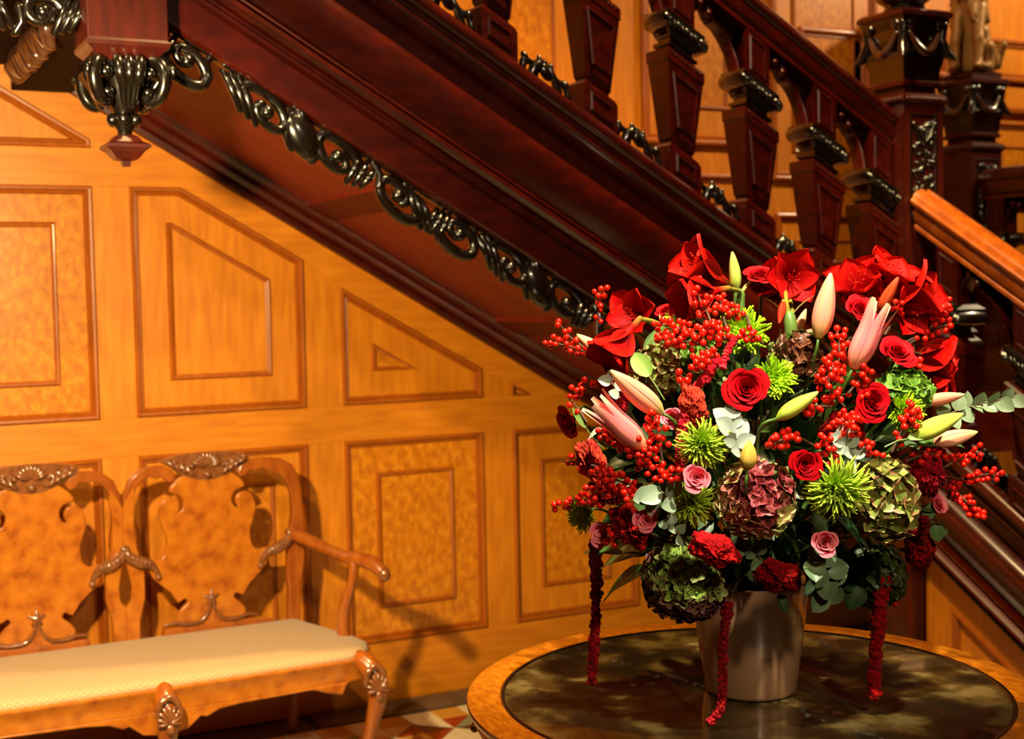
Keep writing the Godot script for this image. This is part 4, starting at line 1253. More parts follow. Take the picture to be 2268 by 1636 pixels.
# ---------------------------------------------------------------- the table and the pot
func table():
	var c := Vector3(1.743, 0, -2.319)
	var R := 0.608
	var t := thing("drum_table", "round drum table with orange crossbanded rim and a dark glossy olive top", "table", c)
	var b := B.new()
	b.lathe([Vector2(R - 0.074, 0.7498), Vector2(R - 0.006, 0.750), Vector2(R - 0.001, 0.747), Vector2(R, 0.740), Vector2(R - 0.003, 0.732), Vector2(R - 0.008, 0.727)], Transform3D.IDENTITY, 128)
	put(b, "rim", M["satinwood"], t)
	b = B.new()
	b.lathe([Vector2(0, 0.7475), Vector2(R - 0.078, 0.7475), Vector2(R - 0.074, 0.7495)], Transform3D.IDENTITY, 96)
	put(b, "inset_top", M["table_leather"], t, "dark mottled glossy inset top")
	b = B.new()
	b.lathe([Vector2(R - 0.081, 0.7478), Vector2(R - 0.079, 0.7512), Vector2(R - 0.074, 0.7515), Vector2(R - 0.071, 0.7500)], Transform3D.IDENTITY, 128)
	put(b, "inlay_line", M["ebonised"], t)
	b = B.new()
	b.lathe([Vector2(R - 0.006, 0.730), Vector2(R - 0.014, 0.722), Vector2(R - 0.010, 0.714), Vector2(R - 0.016, 0.706), Vector2(R - 0.024, 0.700), Vector2(R - 0.022, 0.692), Vector2(R - 0.030, 0.686), Vector2(R - 0.034, 0.676), Vector2(R - 0.036, 0.595), Vector2(R - 0.030, 0.590), Vector2(R - 0.030, 0.580), Vector2(R - 0.045, 0.574), Vector2(0.02, 0.574)], Transform3D.IDENTITY, 128)
	put(b, "drum", M["mahogany"], t)
	# drawers round the drum, each with a brass knob
	for k in 8:
		var a := TAU * (k + 0.925) / 8.0
		var q := Basis(Vector3.UP, a)
		b = B.new()
		var p := []
		for j in 9:
			var u := -0.30 + 0.60 * j / 8.0
			p.append([sin(u), cos(u)])
		for j in 8:
			var r := R - 0.0345
			b.quad(q * Vector3(p[j][0] * r, 0.602, p[j][1] * r), q * Vector3(p[j + 1][0] * r, 0.602, p[j + 1][1] * r), q * Vector3(p[j + 1][0] * r, 0.668, p[j + 1][1] * r), q * Vector3(p[j][0] * r, 0.668, p[j][1] * r), q * Vector3((p[j][0] + p[j + 1][0]) / 2, 0, (p[j][1] + p[j + 1][1]) / 2).normalized())
		var d := put(b, "drawer", M["satinwood"], t)
		for e in [-0.2, 0.2]:
			b = B.new()
			b.lathe([Vector2(0, 0.042), Vector2(0.007, 0.041), Vector2(0.012, 0.035), Vector2(0.011, 0.028), Vector2(0.005, 0.022), Vector2(0.004, 0.004), Vector2(0.010, 0.0)], Transform3D(q * Basis(Vector3.UP, e) * Basis(Vector3.RIGHT, PI / 2), q * Basis(Vector3.UP, e) * Vector3(0, 0.645, R - 0.035)), 14)
			put(b, "knob", M["brass"], d)
	b = B.new()
	b.lathe([Vector2(0.0, 0.575), Vector2(0.20, 0.575), Vector2(0.12, 0.54), Vector2(0.07, 0.50), Vector2(0.10, 0.40), Vector2(0.085, 0.28), Vector2(0.11, 0.22), Vector2(0.05, 0.16), Vector2(0.0, 0.14)], Transform3D.IDENTITY, 32)
	put(b, "pedestal", M["mahogany_upright"], t)
	for k in 4:
		var q := Basis(Vector3.UP, PI / 2 * k + 0.4)
		b = B.new()
		b.tube(smooth3([q * Vector3(0.05, 0.24, 0), q * Vector3(0.22, 0.22, 0), q * Vector3(0.36, 0.10, 0), q * Vector3(0.47, 0.03, 0)]), radii([0.045, 0.038, 0.028, 0.024]), 12)
		put(b, "leg", M["mahogany"], t)
	# the pot
	var pot := thing("flower_pot", "plain cream glazed tapering pot in the middle of the round table", "pot", c + Vector3(0, 0.7478, 0))
	b = B.new()
	b.lathe([Vector2(0, 0.0), Vector2(0.086, 0.0), Vector2(0.094, 0.003), Vector2(0.0975, 0.010), Vector2(0.112, 0.12), Vector2(0.124, 0.225), Vector2(0.1265, 0.236), Vector2(0.125, 0.240), Vector2(0.119, 0.240), Vector2(0.116, 0.232), Vector2(0.106, 0.12), Vector2(0.09, 0.02), Vector2(0.0, 0.018)], Transform3D.IDENTITY, 64)
	put(b, "body", M["glaze"], pot)
	b = B.new()
	b.disc(Transform3D(Basis.IDENTITY, Vector3(0, 0.205, 0)), 0.115, 40)
	put(b, "soil", mat_plain("soil", Color(0.06, 0.045, 0.03), 0.95), pot)

# ---------------------------------------------------------------- the flowers
var E0 := Vector3(1.743, 1.02, -2.319)   # where the stems meet, over the pot
func lin(c: Color) -> Color:
	return c.srgb_to_linear()

# axes of a thing that looks along d, with its own up kept near world up and turned by roll
func aim(d: Vector3, roll := 0.0) -> Basis:
	var z := d.normalized()
	var x := (Vector3.UP if absf(z.y) < 0.97 else Vector3.FORWARD).cross(z).normalized()
	return Basis(x, z.cross(x), z) * Basis(Vector3(0, 0, 1), roll)

# a petal in a flower that looks along +z: lies in the plane of +y and z. ang0/ang1 its lean from the axis at root and tip.
func petal(len: float, wid: float, ang0: float, ang1: float, cup: float, root: Color, tip: Color, edge: Color, nu := 7, nv := 9, point := 0.8, frill := 0.0, mid = null) -> B:
	var b := B.new()
	var rows := []
	var cols := []
	var y := 0.004
	var z := 0.0
	for j in nv:
		var t := j / (nv - 1.0)
		var a := lerpf(ang0, ang1, t * t * (3 - 2 * t))
		if j:
			y += sin(a) * len / (nv - 1.0)
			z += cos(a) * len / (nv - 1.0)
		var w := wid * 0.5 * pow(sin(PI * clampf(0.06 + 0.94 * pow(t, point), 0, 1)), 0.75) + 0.0008
		var row := PackedVector3Array()
		var cr := []
		for i in nu:
			var u := i / (nu - 1.0) * 2.0 - 1.0
			var lift := cup * w * u * u + frill * sin(u * 9.0 + t * 5.0) * absf(u) * t
			row.append(Vector3(u * w * (1.0 - 0.12 * cup * u * u), y - cos(a) * lift, z + sin(a) * lift))
			var cc := root.lerp(tip, t)
			cc = cc.lerp(edge, pow(absf(u), 3.0) * 0.8)
			if mid != null:
				cc = cc.lerp(mid, 0.7 * exp(-u * u * 30.0) * (1.0 - t * 0.6))
			cr.append(lin(cc))
		rows.append(row)
		cols.append(cr)
	b.grid(rows, false, cols)
	return b

func stem_path(from: Vector3, dir: Vector3, bend := 0.10) -> Array:
	var p := [from, from + dir * bend * 0.5]
	var q := E0 + (from - E0) * 0.30
	p.append(p[1].lerp(q, 0.5) + Vector3(0, -0.01, 0))
	p.append(q)
	p.append(E0 + Vector3((from.x - E0.x) * 0.08, -0.10, (from.z - E0.z) * 0.08))
	return smooth3(p, 4)

func stem_to_pot(parent, from: Vector3, dir: Vector3, r: float, col: Color, bend := 0.08):
	var p := stem_path(from, dir, bend)
	var rr := []
	var cc := []
	for k in p.size():
		rr.append(r)
		cc.append(lin(col))
		p[k] = p[k] - parent.position
	var b := B.new()
	b.tube(p, rr, 8, cc)
	put(b, "stem", M["leaf"], parent)

var proto := {}
func head(parent, called: String, kind: String, T: Transform3D) -> Node3D:
	# a copy of a flower head made once, its petals as children of the named part
	if not proto.has(kind):
		match kind:
			"amaryllis": proto[kind] = make_amaryllis()
			"amaryllis_half": proto[kind] = make_amaryllis_half()
			"red_rose": proto[kind] = make_red_rose()
			"pink_rose": proto[kind] = make_pink_rose()
			"pink_lily": proto[kind] = make_pink_lily()
			"splayed_lily": proto[kind] = make_splayed_lily()
			"green_bud": proto[kind] = make_green_bud()
			"blush_bud": proto[kind] = make_blush_bud()
			"ochre_bud": proto[kind] = make_ochre_bud()
			"spider_chrysanthemum": proto[kind] = make_spider_chrysanthemum()
			"lime_chrysanthemum": proto[kind] = make_lime_chrysanthemum()
	var src: Array = proto[kind]
	var o := show_mesh(src[0][0], called, M[src[0][1]], parent, T)
	for k in range(1, src.size()):
		var q := show_mesh(src[k][0], src[k][2], M[src[k][1]], o, src[k][3] if src[k].size() > 3 else Transform3D.IDENTITY)
		if src[k][2] == "florets":
			q.set_meta("kind", "stuff")
	return o

func make_amaryllis() -> Array:
	return amaryllis_of(0.42, 1.22, Color(0.74, 0.035, 0.012))
func make_amaryllis_half() -> Array:
	return amaryllis_of(0.28, 0.84, Color(0.76, 0.055, 0.015))
func amaryllis_of(a0: float, a1: float, c: Color) -> Array:
	var b := B.new()
	var g := Color(0.50, 0.42, 0.16)
	b.tube([Vector3(0, 0, -0.035), Vector3(0, 0, -0.012), Vector3(0, 0, 0.006)], [0.0055, 0.007, 0.011], 10, [lin(g), lin(c.darkened(0.2)), lin(c)])
	var out := [[b.mesh(), "petal"]]
	for k in 6:
		var inner := k % 2
		var p := petal(0.092 - 0.006 * inner, 0.080 - 0.014 * inner, a0 - 0.08 * inner, a1 - 0.08 * inner + 0.06 * sin(k * 2.1), 0.28, c.darkened(0.55), c, c.lightened(0.07), 9, 10, 1.05, 0.004, c.darkened(0.3))
		out.append([p.mesh(), "petal", "petal", Transform3D(Basis(Vector3(0, 0, 1), TAU * k / 6.0), Vector3.ZERO)])
	b = B.new()
	for k in 6:
		var q := Basis(Vector3(0, 0, 1), TAU * (k + 0.5) / 6.0)
		var pp := [q * Vector3(0, 0.004, 0.005), q * Vector3(0, 0.012 - 0.006, 0.045) + Vector3(0, -0.006, 0), q * Vector3(0, 0.014, 0.066) + Vector3(0, -0.004, 0)]
		b.tube(pp, [0.0011, 0.001, 0.0012], 5, [lin(c), lin(c.lightened(0.1)), lin(c)])
		b.col = lin(Color(0.80, 0.20, 0.10))
		b.dot(pp[2], 0.0017, 6, 4)
	out.append([b.mesh(), "petal", "stamens"])
	return out

func rose_of(c: Color, deep: Color, edge: Color, open: float, n: int) -> Array:
	var b := B.new()
	b.col = lin(Color(0.20, 0.32, 0.10))
	b.dot(Vector3(0, 0, -0.020), Vector3(0.009, 0.009, 0.011), 8, 6)
	for k in 5:
		var q := Basis(Vector3(0, 0, 1), TAU * k / 5.0)
		b.tube([q * Vector3(0, 0.006, -0.016), q * Vector3(0, 0.022, -0.012), q * Vector3(0, 0.034, -0.020)], [0.003, 0.003, 0.001], 5, [b.col, b.col, b.col])
	var out := [[b.mesh(), "leaf"]]
	for k in n:
		var f := k / (n - 1.0)
		var r := 0.003 + 0.030 * pow(f, 1.1)
		var h := lerpf(0.030, 0.040, f) * (1.0 - 0.22 * f * open)
		var span := lerpf(1.9, 0.78, pow(f, 0.6))
		var lean := lerpf(0.02, 0.55, pow(f, 1.6)) * open
		var curl := lerpf(0.1, 1.1, pow(f, 1.3)) * open
		var p := B.new()
		var rows := []
		var cols := []
		for j in 8:
			var t := j / 7.0
			var row := PackedVector3Array()
			var cr := []
			for i in 9:
				var u := i / 8.0 * 2.0 - 1.0
				var edge_drop := 1.0 - 0.26 * u * u * u * u
				var tt := t * edge_drop
				var rad := r * (0.45 + 0.55 * minf(tt * 2.2, 1.0)) + lean * h * tt + curl * 0.012 * pow(maxf(tt - 0.62, 0.0) / 0.38, 2.0)
				var zz := -0.014 + h * tt - curl * 0.008 * pow(maxf(tt - 0.70, 0.0) / 0.30, 2.0) + 0.010 * (1.0 - f)
				var a := u * span * (0.55 + 0.45 * sin(minf(tt * 1.7, 1.0) * PI / 2))
				row.append(Vector3(sin(a) * rad, cos(a) * rad, zz))
				var cc := deep.lerp(c, clampf(t * 1.1, 0, 1)).lerp(edge, pow(t, 6.0) * 0.7)
				cr.append(lin(cc))
			rows.append(row)
			cols.append(cr)
		p.grid(rows, false, cols)
		out.append([p.mesh(), "petal", "petal", Transform3D(Basis(Vector3(0, 0, 1), k * 2.39996 + 0.3 * sin(k * 1.7)), Vector3.ZERO)])
	return out

func make_red_rose() -> Array:
	return rose_of(Color(0.62, 0.008, 0.04), Color(0.34, 0.0, 0.015), Color(0.78, 0.04, 0.08), 1.0, 24)
func make_pink_rose() -> Array:
	return rose_of(Color(0.95, 0.42, 0.50), Color(0.88, 0.22, 0.36), Color(0.98, 0.66, 0.66), 0.8, 18)

func lily_of(len: float, w: float, open: float, base: Color, mid: Color, tip: Color, rib: Color) -> Array:
	var out := []
	for k in 6:
		var inner := k % 2
		var p := B.new()
		var rows := []
		var cols := []
		for j in 11:
			var t := j / 10.0
			var prof := pow(sin(PI * pow(clampf(t * 0.97 + 0.02, 0, 1), 0.72)), 0.8)
			var rad := w * 0.5 * prof * (0.93 - 0.08 * inner) + 0.0015
			var splay := open * pow(maxf(t - 0.45, 0.0) / 0.55, 1.8) * len * (1.0 - 0.25 * inner)
			var span := 0.62 * (1.0 - 0.72 * open * pow(maxf(t - 0.4, 0.0) / 0.6, 1.2))
			var row := PackedVector3Array()
			var cr := []
			for i in 7:
				var u := i / 6.0 * 2.0 - 1.0
				var a := u * span
				var rr := rad * (1.0 + 0.05 * (1.0 - u * u))
				row.append(Vector3(sin(a) * (rr + splay * 0.25), cos(a) * rr + splay, len * t))
				var cc := base.lerp(mid, smoothstep(0.02, 0.30, t)).lerp(tip, smoothstep(0.72, 1.0, t))
				cr.append(lin(cc.lerp(rib, 0.55 * exp(-u * u * 14.0))))
			rows.append(row)
			cols.append(cr)
		p.grid(rows, false, cols)
		if k == 0:
			var core := B.new()
			core.col = lin(base)
			core.dot(Vector3(0, 0, 0.002), Vector3(0.005, 0.005, 0.007), 8, 6)
			out.append([core.mesh(), "petal"])
		out.append([p.mesh(), "petal", "petal", Transform3D(Basis(Vector3(0, 0, 1), TAU * k / 6.0), Vector3.ZERO)])
	return out

func make_pink_lily() -> Array:
	return lily_of(0.135, 0.044, 0.0, Color(0.66, 0.66, 0.34), Color(0.93, 0.58, 0.48), Color(0.92, 0.84, 0.58), Color(0.93, 0.62, 0.40))
func make_splayed_lily() -> Array:
	return lily_of(0.140, 0.050, 0.22, Color(0.82, 0.62, 0.40), Color(0.94, 0.48, 0.48), Color(0.97, 0.78, 0.62), Color(0.97, 0.64, 0.54))
func make_green_bud() -> Array:
	return lily_of(0.100, 0.032, 0.0, Color(0.56, 0.64, 0.20), Color(0.78, 0.80, 0.32), Color(0.84, 0.84, 0.42), Color(0.62, 0.68, 0.22))
func make_ochre_bud() -> Array:
	return lily_of(0.075, 0.042, 0.0, Color(0.70, 0.60, 0.24), Color(0.84, 0.70, 0.30), Color(0.78, 0.78, 0.36), Color(0.70, 0.58, 0.22))
func make_blush_bud() -> Array:
	return lily_of(0.100, 0.032, 0.0, Color(0.76, 0.42, 0.34), Color(0.95, 0.66, 0.52), Color(0.92, 0.90, 0.50), Color(0.92, 0.80, 0.52))

func spider_of(n: int, len: float, droop: float, c0: Color, c1: Color, flat: float) -> Array:
	var b := B.new()
	b.col = lin(Color(0.30, 0.46, 0.08))
	b.dot(Vector3(0, 0, -0.004), Vector3(0.012, 0.012, 0.010), 10, 7)
	var core := b.mesh()
	b = B.new()
	var r2 := RandomNumberGenerator.new()
	r2.seed = n
	for k in n:
		var f := k / float(n)
		var q := Basis(Vector3(0, 0, 1), k * 2.39996 + r2.randf_range(-0.1, 0.1))
		var l := len * lerpf(0.30, 1.0, pow(f, 0.55)) * r2.randf_range(0.88, 1.1)
		var a := lerpf(0.08, 1.55, pow(f, 0.45)) + r2.randf_range(-0.08, 0.08)
		var bend := lerpf(-0.7, droop, f) + r2.randf_range(-0.25, 0.25)
		var curl := r2.randf_range(-0.45, 0.45)
		var p := []
		var rr := []
		var cc := []
		var y := 0.003 + 0.006 * f
		var z := 0.0
		for j in 6:
			var t := j / 5.0
			p.append(q * Vector3(curl * t * t * l, y, z))
			rr.append(flat * lerpf(0.75, 1.15, t) * (1.0 if j < 5 else 0.7))
			cc.append(lin(c0.lerp(c1, t)))
			var aa := a * 0.85 + bend * t + 0.9 * maxf(t - 0.7, 0.0) * sin(k * 1.3)
			y += sin(aa) * l / 5.0
			z += cos(aa) * l / 5.0
		b.tube(p, rr, 4, cc, false)
	return [[core, "leaf"], [b.mesh(), "petal", "florets"]]

func make_spider_chrysanthemum() -> Array:
	return spider_of(230, 0.062, 1.5, Color(0.46, 0.64, 0.09), Color(0.78, 0.88, 0.28), 0.0019)
func make_lime_chrysanthemum() -> Array:
	return spider_of(260, 0.040, -0.5, Color(0.46, 0.66, 0.07), Color(0.72, 0.88, 0.18), 0.0021)

# a mophead: florets of four petals over a ball
func hydrangea(parent, r: float, size: float, n: int, c: Array, sd: int, squash := 1.0):
	var r2 := RandomNumberGenerator.new()
	r2.seed = sd
	var fl := []
	for a in c:
		var b := B.new()
		for k in 4:
			var p := petal(size * 0.52, size * 0.50, 0.95, 1.40, 0.25, a[0], a[1], a[2], 5, 5, 0.75, 0.0016)
			var q := Basis(Vector3(0, 0, 1), TAU * k / 4.0) 
			var base := b.v.size()
			for j in p.v.size():
				b.v.append(q * p.v[j])
				b.n.append(q * p.n[j])
				b.c.append(p.c[j])
			for j in p.i.size():
				b.i.append(base + p.i[j])
		b.col = lin(a[0].darkened(0.2))
		b.dot(Vector3(0, 0, 0.003), 0.0028, 6, 4)
		fl.append(b.mesh())
	for k in n:
		var y := 1.0 - 2.0 * (k + 0.5) / n
		var a := k * 2.39996
		var d := Vector3(sqrt(1.0 - y * y) * cos(a), y, sqrt(1.0 - y * y) * sin(a))
		d = (d + Vector3(r2.randf_range(-0.12, 0.12), r2.randf_range(-0.12, 0.12), r2.randf_range(-0.12, 0.12))).normalized()
		if (parent.position + d * r - Vector3(0, 1.6, 0)).dot(d) > 0.25 * (parent.position - Vector3(0, 1.6, 0)).length():
			if k % 2:
				continue
		var at := Vector3(d.x, d.y * squash, d.z) * r * r2.randf_range(0.88, 1.03)
		var tilt := (d + Vector3(r2.randf_range(-0.35, 0.35), r2.randf_range(-0.35, 0.35), r2.randf_range(-0.35, 0.35))).normalized()
		var bias := clampi(int(r2.randf() * 1.0 * fl.size()), 0, fl.size() - 1)
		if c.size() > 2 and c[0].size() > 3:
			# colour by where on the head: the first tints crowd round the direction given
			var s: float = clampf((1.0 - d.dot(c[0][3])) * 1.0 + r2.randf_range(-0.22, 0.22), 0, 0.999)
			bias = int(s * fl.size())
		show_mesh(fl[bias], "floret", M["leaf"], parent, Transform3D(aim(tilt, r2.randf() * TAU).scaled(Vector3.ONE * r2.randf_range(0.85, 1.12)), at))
	var core := B.new()
	core.col = lin(Color(0.10, 0.13, 0.05))
	core.dot(Vector3.ZERO, Vector3(r * 0.86, r * 0.86 * squash, r * 0.86), 18, 12)
	put(core, "core", M["leaf"], parent)

# a cockscomb: a thick fan whose rim is folded like a brain
func celosia(parent, d: Vector3, roll: float, w: float, h: float, thick: float, c: Color, hi: Color, sd: int):
	var q := aim(d, roll)
	var fn := FastNoiseLite.new()
	fn.seed = sd
	fn.frequency = 1.0
	fn.fractal_octaves = 2
	var b := B.new()
	var rows := []
	var cols := []
	for j in 36:
		var t := j / 35.0
		var row := PackedVector3Array()
		var cr := []
		for i in 60:
			var a := TAU * i / 60.0
			var ph := PI * t
			var o := Vector3(sin(ph) * cos(a), sin(ph) * sin(a), cos(ph))
			var s := 1.0 - absf(fn.get_noise_3d(o.x * 5.0 + sd, o.y * 5.0, o.z * 5.0)) * 2.6
			var fold := clampf(s, 0.0, 1.0)
			var wave := 1.0 + 0.10 * sin(a * 5.0 + sd)
			row.append(q * (Vector3(o.x * w, o.y * h, o.z * thick) * wave * (0.84 + 0.20 * fold)))
			cr.append(lin(c.darkened(0.35).lerp(hi, fold)))  # crease shade in the vertex colour: folds darkened, ridges brighter
		rows.append(row)
		cols.append(cr)
	b.grid(rows, true, cols)
	put(b, "crest", M["velvet"], parent)

# a hanging amaranth tassel of small knobbly clusters
func tassel(parent, path: Array, r0: float, r1: float, c: Color, hi: Color, sd: int):
	var p := smooth3(path, 14)
	var r2 := RandomNumberGenerator.new()
	r2.seed = sd
	var b := B.new()
	var m := p.size()
	for k in m:
		var t := k / (m - 1.0)
		var r := lerpf(r0, r1, t) * r2.randf_range(0.8, 1.15)
		b.col = lin(c)
		b.dot(p[k] - parent.position, r * 0.8, 7, 5)
		for j in 7:
			var dd := Vector3(r2.randf_range(-1, 1), r2.randf_range(-0.5, 0.5), r2.randf_range(-1, 1)).normalized()
			b.col = lin(c.lerp(hi, r2.randf() * (0.35 + 0.65 * t)))
			b.dot(p[k] - parent.position + dd * r * 0.72, r * r2.randf_range(0.28, 0.48), 6, 4)
	put(b, "blossom", M["velvet"], parent)

var berry_mesh: Mesh
func berries(label: String, group: String, pts: Array, n: int, spread: float, sd: int, deep := false, r := 0.0066):
	var t := thing("berry_branch", label, "berries", pts[0], group)
	var r2 := RandomNumberGenerator.new()
	r2.seed = sd
	if berry_mesh == null:
		var k := B.new()
		k.dot(Vector3.ZERO, 1.0, 14, 10)
		berry_mesh = k.mesh()
	var p := []
	for a in pts:
		p.append(a - t.position)
	p = smooth3(p, 6)
	var b := B.new()
	var rr := []
	var m := p.size()
	for k in m:
		rr.append(lerpf(0.0030, 0.0016, k / (m - 1.0)))
	b.tube(p, rr, 6)
	put(b, "twig", M["bark"], t)
	var placed := []
	var tries := 0
	while placed.size() < n and tries < n * 40:
		tries += 1
		var s := 0.22 + 0.78 * sqrt(r2.randf())
		var k := mini(int(s * (m - 1)), m - 1)
		var d := Vector3(r2.randf_range(-1, 1), r2.randf_range(-1, 1), r2.randf_range(-1, 1))
		if d.length() > 1.0 or d.length() < 0.3:
			continue
		var at: Vector3 = p[k] + d * spread + d.normalized() * r * 0.8
		var ok := true
		for e in placed:
			if e.distance_to(at) < r * 1.75:
				ok = false
				break
		if ok:
			placed.append(at)
			var sc := r * r2.randf_range(0.86, 1.08)
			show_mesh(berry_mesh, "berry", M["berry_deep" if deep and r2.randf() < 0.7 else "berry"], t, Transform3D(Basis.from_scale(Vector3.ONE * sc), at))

func leaf_blade(len: float, w: float, fold: float, droop: float, c: Color, rib: Color, round := 0.9) -> B:
	return petal(len, w, 1.05, 1.05 + droop, fold, c, c, c.darkened(0.06), 7, 8, round, 0.0, rib)

func leaf_thing(label: String, at: Vector3, d: Vector3, up: float, len: float, w: float, droop: float, c: Color, group := ""):
	# d is the way the blade grows; its face turns up and out
	var t := thing("leaf", label, "leaf", at, group)
	var z := d.normalized()
	var out := Vector3(at.x - E0.x, 0.25 + up, at.z - E0.z).normalized()
	var n := (out - z * out.dot(z)).normalized()
	var q := Basis(z.cross(n).normalized(), z, n)
	var b := petal(len, w, 1.35, 1.57 + droop, 0.22, c, c, c.darkened(0.06), 7, 9, 0.8, 0.0, c.lightened(0.22))
	show_mesh(b.mesh(), "blade", M["leaf"], t, Transform3D(q, Vector3.ZERO))
	var s := B.new()
	s.col = lin(c.darkened(0.1))
	s.tube([Vector3.ZERO, -z * 0.03, -z * 0.05 + (E0 - at).normalized() * 0.02], [0.0014, 0.0016, 0.0018], 6, [s.col, s.col, s.col])
	put(s, "stalk", M["leaf"], t)

func eucalyptus(label: String, pts: Array, n: int, size: float, c: Color, sd: int):
	var t := thing("eucalyptus_sprig", label, "eucalyptus", pts[0])
	var r2 := RandomNumberGenerator.new()
	r2.seed = sd
	var p := []
	for a in pts:
		p.append(a - t.position)
	p = smooth3(p, 6)
	var m := p.size()
	var b := B.new()
	var rr := []
	var cc := []
	for k in m:
		rr.append(0.0016)
		cc.append(lin(Color(0.48, 0.42, 0.30)))
	b.tube(p, rr, 6, cc)
	put(b, "stem", M["leaf"], t)
	var lf := petal(1.0, 0.88, 1.2, 1.5, 0.2, c, c, c.lightened(0.05), 7, 8, 0.85, 0.0, c.lightened(0.12)).mesh()
	for k in n:
		var f := 0.12 + 0.88 * k / maxf(n - 1.0, 1.0)
		var j := mini(int(f * (m - 1)), m - 1)
		var side := 1.0 if k % 2 else -1.0
		var tan: Vector3 = (p[mini(j + 1, m - 1)] - p[maxi(j - 1, 0)]).normalized()
		var acr := tan.cross(Vector3(r2.randf_range(-0.6, 0.2), 0.25, 1.0)).normalized() * side
		var z := (acr + tan * (0.25 + 0.75 * f) + Vector3(r2.randf_range(-0.25, 0.25), r2.randf_range(-0.25, 0.25), r2.randf_range(-0.2, 0.4))).normalized()
		var view := Vector3(r2.randf_range(-0.9, 0.1), r2.randf_range(-0.1, 0.5), 1.0)
		var nn := (view - z * view.dot(z)).normalized()
		show_mesh(lf, "leaf", M["leaf"], t, Transform3D(Basis(z.cross(nn).normalized(), z, nn).scaled_local(Vector3.ONE * size * r2.randf_range(0.8, 1.1)), p[j]))

func foliage():
	# dark greenery packed between the stems, too deep in shade to count
	var mm := MultiMesh.new()
	mm.transform_format = MultiMesh.TRANSFORM_3D
	mm.use_colors = true
	mm.mesh = petal(0.085, 0.042, 1.2, 1.75, 0.25, Color.WHITE, Color.WHITE, Color(0.94, 0.94, 0.94), 5, 6, 0.8).mesh()
	var r2 := RandomNumberGenerator.new()
	r2.seed = 99
	var n := 520
	mm.instance_count = n
	for k in n:
		var y := 1.0 - 2.0 * (k + 0.5) / n
		var a := k * 2.39996
		var d := Vector3(sqrt(1.0 - y * y) * cos(a), y, sqrt(1.0 - y * y) * sin(a))
		var f := r2.randf_range(0.42, 0.80)
		var at := Vector3(1.743, 1.235, -2.319) + Vector3(d.x * 0.38, d.y * 0.31, d.z * 0.32) * f
		var z := (d + Vector3(r2.randf_range(-0.7, 0.7), r2.randf_range(-0.7, 0.7), r2.randf_range(-0.7, 0.7))).normalized()
		var o := (d + Vector3(r2.randf_range(-0.6, 0.6), r2.randf_range(0, 0.8), r2.randf_range(-0.6, 0.6)))
		var nn := (o - z * o.dot(z)).normalized()
		mm.set_instance_transform(k, Transform3D(Basis(z.cross(nn).normalized(), z, nn).scaled_local(Vector3.ONE * r2.randf_range(0.7, 1.25)), at))
		var g := [Color(0.13, 0.23, 0.08), Color(0.10, 0.17, 0.07), Color(0.22, 0.32, 0.12), Color(0.30, 0.38, 0.24)]
		mm.set_instance_color(k, lin(g[int(r2.randf() * 4) % 4]))
	var o := MultiMeshInstance3D.new()
	o.name = "foliage"
	o.multimesh = mm
	o.material_override = M["leaf"]
	o.set_meta("kind", "stuff")
	tag(o, "dark green leaves packed deep between the flower stems over the pot", "foliage")
	add_child(o)

func flower(called: String, kind: String, label: String, category: String, at: Vector3, d: Vector3, sc: float, stem_r: float, stem_c: Color, group := "", back := 0.03):
	var t := thing(called, label, category, at, group)
	head(t, "flower_head" if not "bud" in called else "bud", kind, Transform3D(aim(d, at.x * 31.0).scaled_local(Vector3.ONE * sc), Vector3.ZERO))
	if stem_r > 0.0:
		stem_to_pot(t, at - d.normalized() * back * sc, -d.normalized(), stem_r, stem_c)

